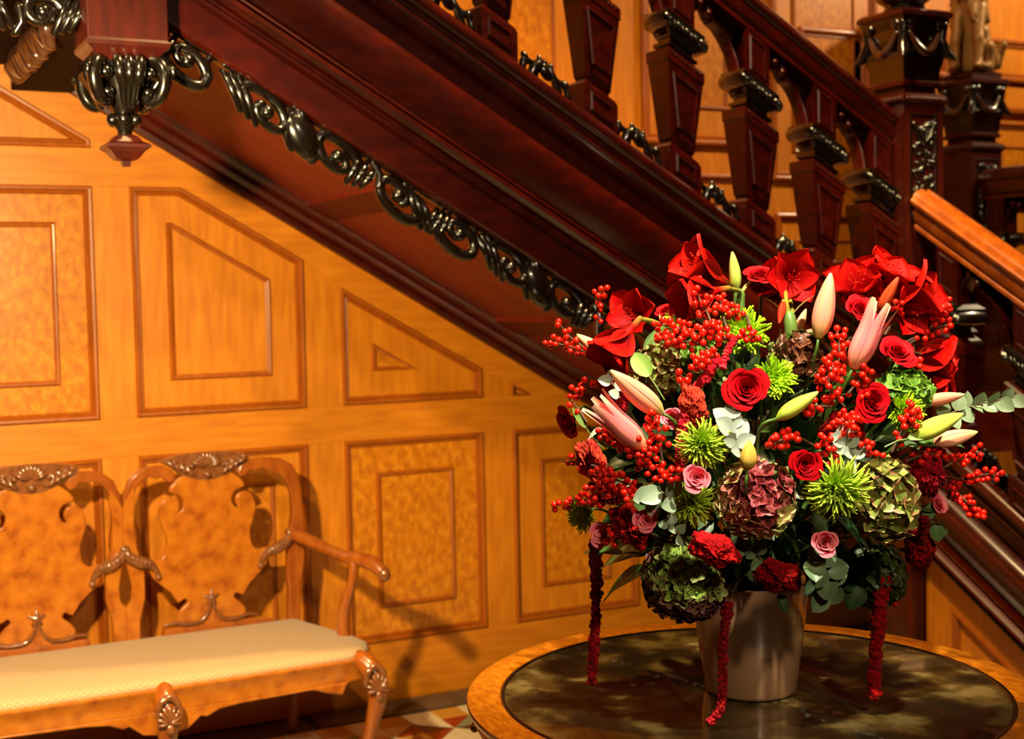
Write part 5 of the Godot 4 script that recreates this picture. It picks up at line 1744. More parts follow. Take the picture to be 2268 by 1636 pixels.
# a thick hollow stalk that carries several amaryllis heads: [place, way it faces, size, half open]
func scape(label: String, top: Vector3, heads: Array, buds: Array):
	var t := thing("amaryllis", label, "amaryllis", top)
	for h in heads:
		var q := aim(h[1], h[0].x * 17.0)
		var o := head(t, "flower_head", "amaryllis_half" if h[3] else "amaryllis", Transform3D(q.scaled_local(Vector3.ONE * h[2]), h[0] - top))
		var b := B.new()
		var back: Vector3 = h[0] - top - h[1].normalized() * 0.034 * h[2]
		var g := lin(Color(0.52, 0.50, 0.18))
		b.tube(smooth3([back, back * 0.5 - h[1].normalized() * 0.012, Vector3.ZERO]), radii([0.0050, 0.0045, 0.0055]), 7, [g, g, g, g, g, g, g, g, g])
		put(b, "flower_stalk", M["leaf"], t)
	for u in buds:
		var c: Color = u[3]
		var key := "bud_%s" % c.to_html()
		if not proto.has(key):
			proto[key] = lily_of(0.080, 0.023, 0.0, c.darkened(0.2), c, c.lightened(0.15), c.lightened(0.2))
		var o := show_mesh(proto[key][0][0], "bud", M["petal"], t, Transform3D(aim(u[1]).scaled_local(Vector3.ONE * u[2]), u[0] - top))
		for k in range(1, 7):
			show_mesh(proto[key][k][0], "petal", M["petal"], o, proto[key][k][3])
		var g := lin(Color(0.52, 0.50, 0.18))
		var b := B.new()
		b.tube([u[0] - top, Vector3(0, 0.004, 0)], [0.0045, 0.005], 7, [g, g])
		put(b, "flower_stalk", M["leaf"], t)
	# papery spathe at the top of the stalk
	for s in [-1, 1]:
		var b := petal(0.065, 0.016, 0.55, 1.0, 0.3, Color(0.72, 0.66, 0.34), Color(0.80, 0.62, 0.36), Color(0.82, 0.70, 0.44), 5, 6)
		show_mesh(b.mesh(), "spathe", M["petal"], t, Transform3D(Basis(Vector3.UP, PI * 0.5 * s + top.x * 9.0) * Basis(Vector3.RIGHT, -PI / 2), Vector3(0, 0.0, 0)))
	var p := smooth3([top + Vector3(0, 0.004, 0), top + Vector3(0, -0.06, 0), top.lerp(E0, 0.55) + Vector3(0, 0.01, 0), E0 + (top - E0) * 0.10, E0 + Vector3(0, -0.10, 0)])
	var rr := []
	var cc := []
	for k in p.size():
		p[k] -= top
		rr.append(0.0125)
		cc.append(lin(Color(0.36, 0.48, 0.20)))
	var b := B.new()
	b.tube(p, rr, 12, cc)
	put(b, "stalk", M["leaf"], t)

func bouquet():
	var t: Node3D
	foliage()
	scape("red amaryllis at the top left, trumpets turned left beside a tall green bud", Vector3(1.731, 1.590, -2.328), [[Vector3(1.702, 1.627, -2.359), Vector3(-0.881, 0.448, -0.152), 1.22, true], [Vector3(1.620, 1.600, -2.269), Vector3(-0.983, -0.161, -0.082), 1.11, true]], [[Vector3(1.726, 1.604, -2.330), Vector3(-0.153, 0.988, 0.035), 1.00, Color(0.70, 0.76, 0.32)]])
	scape("wide open red amaryllis facing the viewer at the top middle, small red bud below", Vector3(1.676, 1.545, -2.095), [[Vector3(1.818, 1.624, -2.272), Vector3(-0.435, 0.101, 0.895), 0.89, false], [Vector3(1.840, 1.593, -2.321), Vector3(-0.828, 0.492, 0.267), 0.94, true]], [[Vector3(1.667, 1.578, -2.100), Vector3(-0.470, -0.824, 0.315), 0.63, Color(0.80, 0.16, 0.05)]])
	scape("red amaryllis at the left shoulder, one open cup and one drooping bloom", Vector3(1.539, 1.513, -2.313), [[Vector3(1.524, 1.547, -2.384), Vector3(-0.899, 0.232, 0.369), 0.89, false], [Vector3(1.436, 1.524, -2.295), Vector3(-0.729, -0.683, 0.040), 1.07, true]], [])
	scape("red amaryllis right of the top middle with an orange closed bud", Vector3(1.944, 1.552, -2.168), [[Vector3(1.936, 1.567, -2.188), Vector3(-0.533, 0.732, 0.423), 1.19, true], [Vector3(1.966, 1.578, -2.174), Vector3(0.145, 0.805, 0.576), 1.20, true], [Vector3(1.938, 1.564, -2.184), Vector3(-0.538, 0.216, 0.815), 0.93, true]], [[Vector3(1.912, 1.553, -2.103), Vector3(0.180, 0.855, 0.488), 1.00, Color(0.78, 0.26, 0.10)]])
	scape("red amaryllis at the top right of the bouquet with trumpets turned right", Vector3(1.995, 1.509, -2.125), [[Vector3(1.985, 1.565, -2.137), Vector3(0.562, 0.318, 0.764), 1.23, true], [Vector3(1.996, 1.549, -2.132), Vector3(-0.101, 0.052, 0.994), 0.81, false]], [])
	scape("dark red amaryllis low on the right shoulder of the bouquet behind the berries", Vector3(2.009, 1.448, -2.114), [[Vector3(2.008, 1.450, -2.116), Vector3(0.699, -0.053, 0.713), 1.19, true], [Vector3(2.019, 1.426, -2.107), Vector3(0.610, -0.424, 0.670), 0.91, true]], [])
	flower("rose", "red_rose", "large open red rose facing the viewer just left of the bouquet's middle", "rose", Vector3(1.511, 1.421, -2.013), Vector3(-0.494, 0.151, 0.856), 0.75, 0.0028, Color(0.24, 0.36, 0.12), "red roses in the bouquet", 0.030)
	flower("rose", "red_rose", "red rose half hidden behind a sprig of berries, right of the green lily bud", "rose", Vector3(1.730, 1.388, -1.923), Vector3(-0.279, 0.123, 0.952), 0.66, 0.0028, Color(0.24, 0.36, 0.12), "red roses in the bouquet", 0.030)
	flower("rose", "red_rose", "small open red rose above the green spider chrysanthemum in the lower middle", "rose", Vector3(1.581, 1.285, -1.934), Vector3(-0.409, 0.050, 0.911), 0.55, 0.0028, Color(0.24, 0.36, 0.12), "red roses in the bouquet", 0.030)
	flower("rose", "red_rose", "red rose hanging out to the left edge of the bouquet in front of the panelling", "rose", Vector3(1.337, 1.346, -2.369), Vector3(-0.926, -0.362, 0.107), 0.62, 0.0028, Color(0.24, 0.36, 0.12), "red roses in the bouquet", 0.030)
	flower("rose", "red_rose", "crimson red rose seen from the side at the top between two amaryllis", "rose", Vector3(1.777, 1.630, -2.315), Vector3(-0.319, 0.858, 0.403), 0.65, 0.0028, Color(0.24, 0.36, 0.12), "red roses in the bouquet", 0.030)
	flower("rose", "red_rose", "crimson red rose under the amaryllis at the upper right, left of the pink lily", "rose", Vector3(1.865, 1.556, -2.105), Vector3(-0.290, 0.527, 0.799), 0.59, 0.0028, Color(0.24, 0.36, 0.12), "red roses in the bouquet", 0.030)
	flower("rose", "red_rose", "dark red rose turned upwards on the right shoulder below the open pink lily", "rose", Vector3(1.864, 1.471, -2.000), Vector3(-0.191, 0.672, 0.715), 0.68, 0.0028, Color(0.24, 0.36, 0.12), "red roses in the bouquet", 0.030)
	flower("rose", "red_rose", "small crimson red rose peeping out right of the left amaryllis cup", "rose", Vector3(1.570, 1.560, -2.364), Vector3(-0.476, 0.848, 0.233), 0.45, 0.0028, Color(0.24, 0.36, 0.12), "red roses in the bouquet", 0.030)
	flower("spray_rose", "pink_rose", "pale pink spray rose under the left spider chrysanthemum", "rose", Vector3(1.413, 1.262, -2.034), Vector3(-0.540, 0.101, 0.835), 0.51, 0.0018, Color(0.24, 0.36, 0.12), "pink spray roses in the bouquet", 0.030)
	flower("spray_rose", "pink_rose", "pink spray rose beside the dark red cockscomb at the lower left", "rose", Vector3(1.367, 1.174, -2.133), Vector3(-0.625, 0.102, 0.773), 0.47, 0.0018, Color(0.24, 0.36, 0.12), "pink spray roses in the bouquet", 0.030)
	flower("spray_rose", "pink_rose", "pink spray rose half in profile above the hanging tassel at the left", "rose", Vector3(1.350, 1.127, -2.264), Vector3(-0.727, 0.255, 0.637), 0.53, 0.0018, Color(0.24, 0.36, 0.12), "pink spray roses in the bouquet", 0.030)
	flower("spray_rose", "pink_rose", "pink spray rose alone among dark leaves above the pot's right side", "rose", Vector3(1.633, 1.135, -1.944), Vector3(-0.450, 0.151, 0.880), 0.50, 0.0018, Color(0.24, 0.36, 0.12), "pink spray roses in the bouquet", 0.030)
	flower("spray_rose", "pink_rose", "pink spray rose at the right edge of the bouquet beneath crimson cockscomb", "rose", Vector3(1.941, 1.174, -1.975), Vector3(0.201, 0.409, 0.891), 0.48, 0.0018, Color(0.24, 0.36, 0.12), "pink spray roses in the bouquet", 0.030)
	flower("spray_rose", "pink_rose", "pink spray rose shaded behind the pink lily buds", "rose", Vector3(1.441, 1.361, -2.156), Vector3(-0.523, 0.314, 0.792), 0.43, 0.0018, Color(0.24, 0.36, 0.12), "pink spray roses in the bouquet", 0.030)
	flower("lily_bud", "pink_lily", "tall closed pink and yellow lily bud standing right of the top middle amaryllis", "lily", Vector3(1.689, 1.508, -2.025), Vector3(0.212, 0.976, 0.049), 0.93, 0.0030, Color(0.26, 0.40, 0.13), "lily buds in the bouquet", 0.0)
	flower("lily_bud", "splayed_lily", "pink lily bud just opening at its tip, on the upper right below the red amaryllis", "lily", Vector3(1.714, 1.452, -1.958), Vector3(0.360, 0.909, 0.212), 0.96, 0.0030, Color(0.26, 0.40, 0.13), "lily buds in the bouquet", 0.0)
	flower("lily_bud", "pink_lily", "pink lily bud leaning to the upper left, upper one of the pair on the left", "lily", Vector3(1.394, 1.375, -2.117), Vector3(-0.724, 0.650, -0.233), 0.95, 0.0030, Color(0.26, 0.40, 0.13), "lily buds in the bouquet", 0.0)
	flower("lily_bud", "splayed_lily", "pink lily with splayed tips leaning left, right above the dense berry cluster", "lily", Vector3(1.359, 1.312, -2.124), Vector3(-0.697, 0.680, -0.229), 0.95, 0.0030, Color(0.26, 0.40, 0.13), "lily buds in the bouquet", 0.0)
	flower("lily_bud", "pink_lily", "pale pink lily at the right edge beside the grey eucalyptus sprig", "lily", Vector3(1.931, 1.374, -2.002), Vector3(0.742, 0.193, 0.642), 0.59, 0.0030, Color(0.26, 0.40, 0.13), "lily buds in the bouquet", 0.0)
	flower("lily_bud", "green_bud", "plump yellow green lily bud in the middle right of the large red rose", "lily", Vector3(1.539, 1.368, -1.959), Vector3(0.703, 0.546, 0.455), 0.87, 0.0030, Color(0.26, 0.40, 0.13), "lily buds in the bouquet", 0.0)
	flower("lily_bud", "ochre_bud", "small ochre lily bud pointing up over the big pink hydrangea", "lily", Vector3(1.477, 1.279, -1.968), Vector3(-0.004, 0.989, 0.145), 0.72, 0.0030, Color(0.26, 0.40, 0.13), "lily buds in the bouquet", 0.0)
	flower("lily_bud", "green_bud", "long yellow green lily bud pointing right at the right side of the bouquet", "lily", Vector3(1.822, 1.319, -1.915), Vector3(0.901, 0.363, 0.235), 1.11, 0.0030, Color(0.26, 0.40, 0.13), "lily buds in the bouquet", 0.0)
	flower("lily_bud", "blush_bud", "blush lily bud pointing right below the long yellow green one", "lily", Vector3(1.899, 1.301, -1.941), Vector3(0.954, 0.179, 0.239), 0.95, 0.0030, Color(0.26, 0.40, 0.13), "lily buds in the bouquet", 0.0)
	flower("lily_bud", "blush_bud", "cream lily bud pointing left behind the left red amaryllis", "lily", Vector3(1.417, 1.471, -2.343), Vector3(-0.693, 0.606, -0.391), 0.80, 0.0030, Color(0.26, 0.40, 0.13), "lily buds in the bouquet", 0.0)
	flower("lily_bud", "blush_bud", "small pink lily bud in shade beneath the top middle amaryllis", "lily", Vector3(1.704, 1.512, -2.110), Vector3(0.368, 0.921, 0.132), 0.55, 0.0030, Color(0.26, 0.40, 0.13), "lily buds in the bouquet", 0.0)
	flower("chrysanthemum", "spider_chrysanthemum", "lime spider chrysanthemum on the left above the pale pink rose", "chrysanthemum", Vector3(1.429, 1.321, -2.038), Vector3(-0.485, -0.254, 0.837), 0.78, 0.0028, Color(0.24, 0.36, 0.12), "green chrysanthemums in the bouquet", 0.010)
	flower("chrysanthemum", "spider_chrysanthemum", "lime spider chrysanthemum with drooping rays right of the big pink hydrangea", "chrysanthemum", Vector3(1.641, 1.237, -1.916), Vector3(-0.381, -0.352, 0.855), 0.98, 0.0028, Color(0.24, 0.36, 0.12), "green chrysanthemums in the bouquet", 0.010)
	flower("chrysanthemum", "spider_chrysanthemum", "shaded green spider chrysanthemum below the pale pink rose", "chrysanthemum", Vector3(1.443, 1.207, -2.094), Vector3(-0.540, -0.101, 0.835), 0.75, 0.0028, Color(0.24, 0.36, 0.12), "green chrysanthemums in the bouquet", 0.010)
	flower("chrysanthemum", "lime_chrysanthemum", "bright lime chrysanthemum behind berries near the top", "chrysanthemum", Vector3(1.595, 1.515, -2.135), Vector3(-0.492, 0.465, 0.736), 1.15, 0.0028, Color(0.24, 0.36, 0.12), "green chrysanthemums in the bouquet", 0.010)
	flower("chrysanthemum", "lime_chrysanthemum", "lime chrysanthemum seen edge on near the top left behind the berries", "chrysanthemum", Vector3(1.574, 1.540, -2.307), Vector3(-0.498, 0.832, 0.243), 0.90, 0.0028, Color(0.24, 0.36, 0.12), "green chrysanthemums in the bouquet", 0.010)
	flower("chrysanthemum", "lime_chrysanthemum", "lime chrysanthemum tucked between the right red rose and the yellow green bud", "chrysanthemum", Vector3(1.832, 1.361, -1.952), Vector3(-0.150, 0.053, 0.988), 0.88, 0.0028, Color(0.24, 0.36, 0.12), "green chrysanthemums in the bouquet", 0.010)
	flower("chrysanthemum", "lime_chrysanthemum", "lime chrysanthemum on the left edge behind the lowest berry branch", "chrysanthemum", Vector3(1.378, 1.155, -2.380), Vector3(-0.972, 0.000, 0.233), 0.90, 0.0028, Color(0.24, 0.36, 0.12), "green chrysanthemums in the bouquet", 0.010)
	flower("chrysanthemum", "lime_chrysanthemum", "lime chrysanthemum peeping out behind the large red rose", "chrysanthemum", Vector3(1.607, 1.433, -2.058), Vector3(-0.242, 0.262, 0.934), 0.94, 0.0028, Color(0.24, 0.36, 0.12), "green chrysanthemums in the bouquet", 0.010)
	t = thing("hydrangea", "large hydrangea with a rust pink middle and green rim in the lower middle", "hydrangea", Vector3(1.534, 1.216, -2.020), "hydrangeas in the bouquet")
	hydrangea(t, 0.066, 0.037, 150, [[Color(0.36, 0.10, 0.10), Color(0.50, 0.16, 0.16), Color(0.82, 0.42, 0.44), Vector3(-0.424, 0.362, 0.830)], [Color(0.52, 0.32, 0.22), Color(0.64, 0.38, 0.30), Color(0.88, 0.54, 0.54)], [Color(0.66, 0.66, 0.34), Color(0.74, 0.74, 0.42), Color(0.88, 0.56, 0.52)], [Color(0.62, 0.72, 0.34), Color(0.74, 0.80, 0.44), Color(0.84, 0.84, 0.58)]], 3, 1.00)
	stem_to_pot(t, t.position, (E0 - t.position).normalized(), 0.0035, Color(0.25, 0.33, 0.13))
	t = thing("hydrangea", "big drooping hydrangea with small green and purple florets at the lower left above the table", "hydrangea", Vector3(1.496, 1.037, -2.195), "hydrangeas in the bouquet")
	hydrangea(t, 0.081, 0.029, 300, [[Color(0.48, 0.62, 0.24), Color(0.58, 0.70, 0.30), Color(0.66, 0.74, 0.40), Vector3(-0.506, 0.560, 0.656)], [Color(0.40, 0.48, 0.20), Color(0.50, 0.54, 0.26), Color(0.60, 0.50, 0.38)], [Color(0.34, 0.26, 0.18), Color(0.42, 0.28, 0.22), Color(0.52, 0.34, 0.32)], [Color(0.26, 0.13, 0.13), Color(0.34, 0.17, 0.18), Color(0.48, 0.28, 0.30)]], 4, 0.95)  # green and purple florets, the lit top and dark underside also in the tints
	stem_to_pot(t, t.position, (E0 - t.position).normalized(), 0.0035, Color(0.25, 0.33, 0.13))
	t = thing("hydrangea", "tall green hydrangea with pink edged florets at the lower right", "hydrangea", Vector3(1.793, 1.197, -1.957), "hydrangeas in the bouquet")
	hydrangea(t, 0.047, 0.053, 64, [[Color(0.44, 0.52, 0.20), Color(0.50, 0.56, 0.24), Color(0.74, 0.40, 0.34), Vector3(-0.444, 0.217, 0.869)], [Color(0.46, 0.54, 0.22), Color(0.54, 0.58, 0.26), Color(0.70, 0.52, 0.36)], [Color(0.36, 0.44, 0.16), Color(0.46, 0.50, 0.22), Color(0.62, 0.34, 0.30)]], 5, 1.50)
	stem_to_pot(t, t.position, (E0 - t.position).normalized(), 0.0035, Color(0.25, 0.33, 0.13))
	t = thing("hydrangea", "leaf green hydrangea on the right above the lime chrysanthemum", "hydrangea", Vector3(1.879, 1.395, -2.002), "hydrangeas in the bouquet")
	hydrangea(t, 0.046, 0.039, 90, [[Color(0.30, 0.46, 0.12), Color(0.42, 0.58, 0.18), Color(0.52, 0.66, 0.26), Vector3(-0.193, 0.518, 0.833)], [Color(0.24, 0.40, 0.10), Color(0.34, 0.50, 0.15), Color(0.46, 0.60, 0.22)], [Color(0.22, 0.34, 0.10), Color(0.30, 0.44, 0.13), Color(0.40, 0.52, 0.2)]], 6, 0.85)
	stem_to_pot(t, t.position, (E0 - t.position).normalized(), 0.0035, Color(0.25, 0.33, 0.13))
	t = thing("hydrangea", "muted brown green hydrangea in the upper middle behind the berries", "hydrangea", Vector3(1.691, 1.467, -2.088), "hydrangeas in the bouquet")
	hydrangea(t, 0.048, 0.044, 80, [[Color(0.34, 0.18, 0.12), Color(0.42, 0.24, 0.15), Color(0.52, 0.34, 0.22), Vector3(-0.416, 0.406, 0.814)], [Color(0.34, 0.38, 0.18), Color(0.42, 0.42, 0.22), Color(0.56, 0.36, 0.28)], [Color(0.26, 0.34, 0.14), Color(0.36, 0.42, 0.2), Color(0.46, 0.46, 0.26)]], 7, 0.90)
	stem_to_pot(t, t.position, (E0 - t.position).normalized(), 0.0035, Color(0.25, 0.33, 0.13))
	t = thing("hydrangea", "dark shaded green hydrangea hanging at the lower right over the tassel", "hydrangea", Vector3(1.886, 1.019, -2.098), "hydrangeas in the bouquet")
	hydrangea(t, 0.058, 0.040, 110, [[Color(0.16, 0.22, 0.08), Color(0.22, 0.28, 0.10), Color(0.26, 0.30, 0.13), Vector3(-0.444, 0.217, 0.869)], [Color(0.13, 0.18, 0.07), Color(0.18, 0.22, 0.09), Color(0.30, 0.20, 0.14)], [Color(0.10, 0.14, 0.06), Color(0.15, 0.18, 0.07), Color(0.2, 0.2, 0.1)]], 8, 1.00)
	stem_to_pot(t, t.position, (E0 - t.position).normalized(), 0.0035, Color(0.25, 0.33, 0.13))
	t = thing("hydrangea", "loose green hydrangea in shade at the upper left under the red amaryllis", "hydrangea", Vector3(1.488, 1.449, -2.267), "hydrangeas in the bouquet")
	hydrangea(t, 0.042, 0.040, 70, [[Color(0.44, 0.52, 0.20), Color(0.50, 0.56, 0.24), Color(0.74, 0.40, 0.34), Vector3(-0.416, 0.406, 0.814)], [Color(0.46, 0.54, 0.22), Color(0.54, 0.58, 0.26), Color(0.70, 0.52, 0.36)], [Color(0.36, 0.44, 0.16), Color(0.46, 0.50, 0.22), Color(0.62, 0.34, 0.30)]], 9, 1.00)
	stem_to_pot(t, t.position, (E0 - t.position).normalized(), 0.0035, Color(0.25, 0.33, 0.13))
	t = thing("hydrangea", "pale green hydrangea at the upper left below the berries", "hydrangea", Vector3(1.552, 1.464, -2.202), "hydrangeas in the bouquet")
	hydrangea(t, 0.038, 0.039, 60, [[Color(0.30, 0.46, 0.12), Color(0.42, 0.58, 0.18), Color(0.52, 0.66, 0.26), Vector3(-0.416, 0.406, 0.814)], [Color(0.24, 0.40, 0.10), Color(0.34, 0.50, 0.15), Color(0.46, 0.60, 0.22)], [Color(0.22, 0.34, 0.10), Color(0.30, 0.44, 0.13), Color(0.40, 0.52, 0.2)]], 10, 1.00)
	stem_to_pot(t, t.position, (E0 - t.position).normalized(), 0.0035, Color(0.25, 0.33, 0.13))
	t = thing("cockscomb", "red crescent cockscomb lying over the drooping hydrangea at the lower middle", "cockscomb", Vector3(1.454, 1.125, -2.040), "cockscombs in the bouquet")
	celosia(t, Vector3(-0.424, -0.362, 0.830), -0.45, 0.0517, 0.0317, 0.0250, Color(0.62, 0.02, 0.05), Color(0.86, 0.10, 0.10), 1)
	stem_to_pot(t, t.position, (E0 - t.position).normalized(), 0.004, Color(0.34, 0.30, 0.16))
	t = thing("cockscomb", "dark red cockscomb hanging just over the pot's rim", "cockscomb", Vector3(1.588, 1.063, -2.023), "cockscombs in the bouquet")
	celosia(t, Vector3(-0.300, -0.504, 0.810), -0.55, 0.0527, 0.0340, 0.0212, Color(0.42, 0.01, 0.015), Color(0.66, 0.04, 0.03), 2)
	stem_to_pot(t, t.position, (E0 - t.position).normalized(), 0.004, Color(0.34, 0.30, 0.16))
	t = thing("cockscomb", "dark red cockscomb left of the pink spray rose at the lower left", "cockscomb", Vector3(1.369, 1.154, -2.193), "cockscombs in the bouquet")
	celosia(t, Vector3(-0.629, 0.000, 0.777), -0.90, 0.0485, 0.0329, 0.0260, Color(0.42, 0.01, 0.015), Color(0.86, 0.10, 0.10), 3)
	stem_to_pot(t, t.position, (E0 - t.position).normalized(), 0.004, Color(0.34, 0.30, 0.16))
	t = thing("cockscomb", "upright coral red cockscomb left of the large red rose", "cockscomb", Vector3(1.441, 1.392, -2.083), "cockscombs in the bouquet")
	celosia(t, Vector3(-0.453, 0.102, 0.886), -1.25, 0.0403, 0.0260, 0.0210, Color(0.62, 0.02, 0.05), Color(0.93, 0.32, 0.18), 4)
	stem_to_pot(t, t.position, (E0 - t.position).normalized(), 0.004, Color(0.34, 0.30, 0.16))
	t = thing("cockscomb", "dark crimson cockscomb behind the berries in the middle right", "cockscomb", Vector3(1.699, 1.338, -1.967), "cockscombs in the bouquet")
	celosia(t, Vector3(-0.362, 0.000, 0.932), 0.10, 0.0439, 0.0355, 0.0253, Color(0.42, 0.01, 0.015), Color(0.62, 0.02, 0.05), 5)
	stem_to_pot(t, t.position, (E0 - t.position).normalized(), 0.004, Color(0.34, 0.30, 0.16))
	t = thing("cockscomb", "crimson cockscomb at the right side above the pink spray rose", "cockscomb", Vector3(1.886, 1.241, -1.946), "cockscombs in the bouquet")
	celosia(t, Vector3(-0.033, 0.000, 1.000), -0.60, 0.0469, 0.0400, 0.0261, Color(0.42, 0.01, 0.015), Color(0.72, 0.04, 0.12), 6)
	stem_to_pot(t, t.position, (E0 - t.position).normalized(), 0.004, Color(0.34, 0.30, 0.16))
	t = thing("cockscomb", "dark red cockscomb low at the right edge of the bouquet", "cockscomb", Vector3(1.951, 1.076, -2.034), "cockscombs in the bouquet")
	celosia(t, Vector3(-0.032, -0.208, 0.978), -1.20, 0.0454, 0.0318, 0.0272, Color(0.42, 0.01, 0.015), Color(0.66, 0.04, 0.03), 7)
	stem_to_pot(t, t.position, (E0 - t.position).normalized(), 0.004, Color(0.34, 0.30, 0.16))
	t = thing("cockscomb", "coral and crimson cockscomb at the left edge among the berries", "cockscomb", Vector3(1.351, 1.272, -2.309), "cockscombs in the bouquet")
	celosia(t, Vector3(-0.858, 0.000, 0.513), -1.20, 0.0448, 0.0295, 0.0269, Color(0.62, 0.02, 0.05), Color(0.93, 0.32, 0.18), 8)
	stem_to_pot(t, t.position, (E0 - t.position).normalized(), 0.004, Color(0.34, 0.30, 0.16))
	t = thing("cockscomb", "crimson cockscomb behind the pink lilies on the left", "cockscomb", Vector3(1.402, 1.401, -2.297), "cockscombs in the bouquet")
	celosia(t, Vector3(-0.698, 0.206, 0.686), -0.90, 0.0404, 0.0269, 0.0224, Color(0.55, 0.02, 0.08), Color(0.75, 0.07, 0.12), 9)
	stem_to_pot(t, t.position, (E0 - t.position).normalized(), 0.004, Color(0.34, 0.30, 0.16))
	t = thing("cockscomb", "small crimson cockscomb in shade behind the left berry branches", "cockscomb", Vector3(1.376, 1.210, -2.306), "cockscombs in the bouquet")
	celosia(t, Vector3(-0.858, 0.000, 0.513), -0.50, 0.0315, 0.0252, 0.0225, Color(0.5, 0.02, 0.06), Color(0.66, 0.05, 0.1), 10)
	stem_to_pot(t, t.position, (E0 - t.position).normalized(), 0.004, Color(0.34, 0.30, 0.16))
	t = thing("amaranth_tassel", "long dark red amaranth tassel hanging at the left in front of the wall", "amaranth", Vector3(1.368, 1.103, -2.327), "amaranth tassels")
	tassel(t, [Vector3(1.368, 1.103, -2.327), Vector3(1.430, 0.996, -2.428), Vector3(1.422, 0.892, -2.425), Vector3(1.417, 0.845, -2.425), Vector3(1.412, 0.790, -2.424)], 0.0136, 0.0114, Color(0.40, 0.01, 0.02), Color(0.80, 0.16, 0.18), 1)
	t = thing("amaranth_tassel", "dark red amaranth tassel hanging left of the pot, its end curled to the left", "amaranth", Vector3(1.549, 0.991, -2.130), "amaranth tassels")
	tassel(t, [Vector3(1.549, 0.991, -2.130), Vector3(1.538, 0.922, -2.131), Vector3(1.533, 0.852, -2.129), Vector3(1.530, 0.803, -2.128), Vector3(1.522, 0.782, -2.131), Vector3(1.509, 0.766, -2.137)], 0.0114, 0.0088, Color(0.40, 0.01, 0.02), Color(0.80, 0.16, 0.18), 2)
	t = thing("amaranth_tassel", "thick dark red amaranth tassel hanging right of the pot", "amaranth", Vector3(1.871, 1.018, -2.048), "amaranth tassels")
	tassel(t, [Vector3(1.871, 1.018, -2.048), Vector3(1.861, 0.969, -2.051), Vector3(1.853, 0.897, -2.050), Vector3(1.845, 0.825, -2.050), Vector3(1.845, 0.787, -2.048)], 0.0171, 0.0126, Color(0.45, 0.01, 0.01), Color(0.62, 0.05, 0.04), 3)
	t = thing("amaranth_tassel", "pinkish red amaranth tassel running down beside the left spider chrysanthemum", "amaranth", Vector3(1.500, 1.469, -2.086), "amaranth tassels")
	tassel(t, [Vector3(1.500, 1.469, -2.086), Vector3(1.470, 1.438, -2.087), Vector3(1.441, 1.404, -2.091), Vector3(1.421, 1.355, -2.086), Vector3(1.411, 1.305, -2.084), Vector3(1.410, 1.257, -2.081)], 0.0110, 0.0100, Color(0.58, 0.03, 0.08), Color(0.86, 0.26, 0.30), 4)
	t = thing("amaranth_tassel", "short dark red amaranth tassel at the right edge under the crimson cockscomb", "amaranth", Vector3(1.901, 1.149, -1.970), "amaranth tassels")
	tassel(t, [Vector3(1.901, 1.149, -1.970), Vector3(1.940, 1.084, -2.018), Vector3(1.975, 1.029, -2.063)], 0.0106, 0.0092, Color(0.40, 0.01, 0.02), Color(0.6, 0.06, 0.08), 5)
	t = thing("amaranth_tassel", "pinkish red amaranth tassel near the top among the berries", "amaranth", Vector3(1.544, 1.510, -2.095), "amaranth tassels")
	tassel(t, [Vector3(1.544, 1.510, -2.095), Vector3(1.521, 1.485, -2.085), Vector3(1.501, 1.457, -2.073)], 0.0077, 0.0068, Color(0.58, 0.03, 0.08), Color(0.86, 0.26, 0.30), 6)
	berries("upright twig of red berries at the upper left beside the amaryllis cup", "twigs of red berries in the bouquet", [Vector3(1.473, 1.510, -2.483), Vector3(1.472, 1.553, -2.480), Vector3(1.475, 1.596, -2.473), Vector3(1.483, 1.610, -2.467)], 12, 0.009, 1, false)
	berries("long bare twig with few red berries reaching up to the far upper left", "twigs of red berries in the bouquet", [Vector3(1.394, 1.446, -2.303), Vector3(1.445, 1.482, -2.478), Vector3(1.428, 1.510, -2.520), Vector3(1.406, 1.541, -2.531)], 9, 0.005, 2, false)
	berries("twig of red berries reaching level to the far left", "twigs of red berries in the bouquet", [Vector3(1.394, 1.452, -2.319), Vector3(1.426, 1.477, -2.444), Vector3(1.424, 1.489, -2.514), Vector3(1.383, 1.500, -2.533)], 15, 0.010, 3, false)
	berries("small twig of red berries above the hanging left rose", "twigs of red berries in the bouquet", [Vector3(1.376, 1.426, -2.308), Vector3(1.366, 1.416, -2.345), Vector3(1.359, 1.403, -2.379)], 11, 0.010, 4, false)
	berries("stalk with two red berries over the hanging left rose", "twigs of red berries in the bouquet", [Vector3(1.342, 1.348, -2.306), Vector3(1.346, 1.371, -2.347), Vector3(1.353, 1.387, -2.393)], 3, 0.004, 5, false)
	berries("twig of red berries at the left edge over the middle rail of the wall", "twigs of red berries in the bouquet", [Vector3(1.345, 1.260, -2.245), Vector3(1.330, 1.268, -2.305), Vector3(1.325, 1.264, -2.379)], 9, 0.011, 6, false)
	berries("dense cluster of red berries in front of the splayed pink lily", "twigs of red berries in the bouquet", [Vector3(1.380, 1.268, -2.139), Vector3(1.355, 1.302, -2.162), Vector3(1.338, 1.327, -2.181), Vector3(1.320, 1.347, -2.209)], 34, 0.017, 7, false)
	berries("dense bright cluster of red berries left of the lime spider chrysanthemum", "twigs of red berries in the bouquet", [Vector3(1.401, 1.253, -2.110), Vector3(1.376, 1.279, -2.124), Vector3(1.359, 1.300, -2.129), Vector3(1.349, 1.318, -2.127)], 34, 0.022, 8, false)
	berries("upright twig of red berries right of the splayed pink lily", "twigs of red berries in the bouquet", [Vector3(1.396, 1.269, -2.117), Vector3(1.386, 1.313, -2.113), Vector3(1.379, 1.343, -2.111), Vector3(1.372, 1.369, -2.111)], 20, 0.013, 9, false)
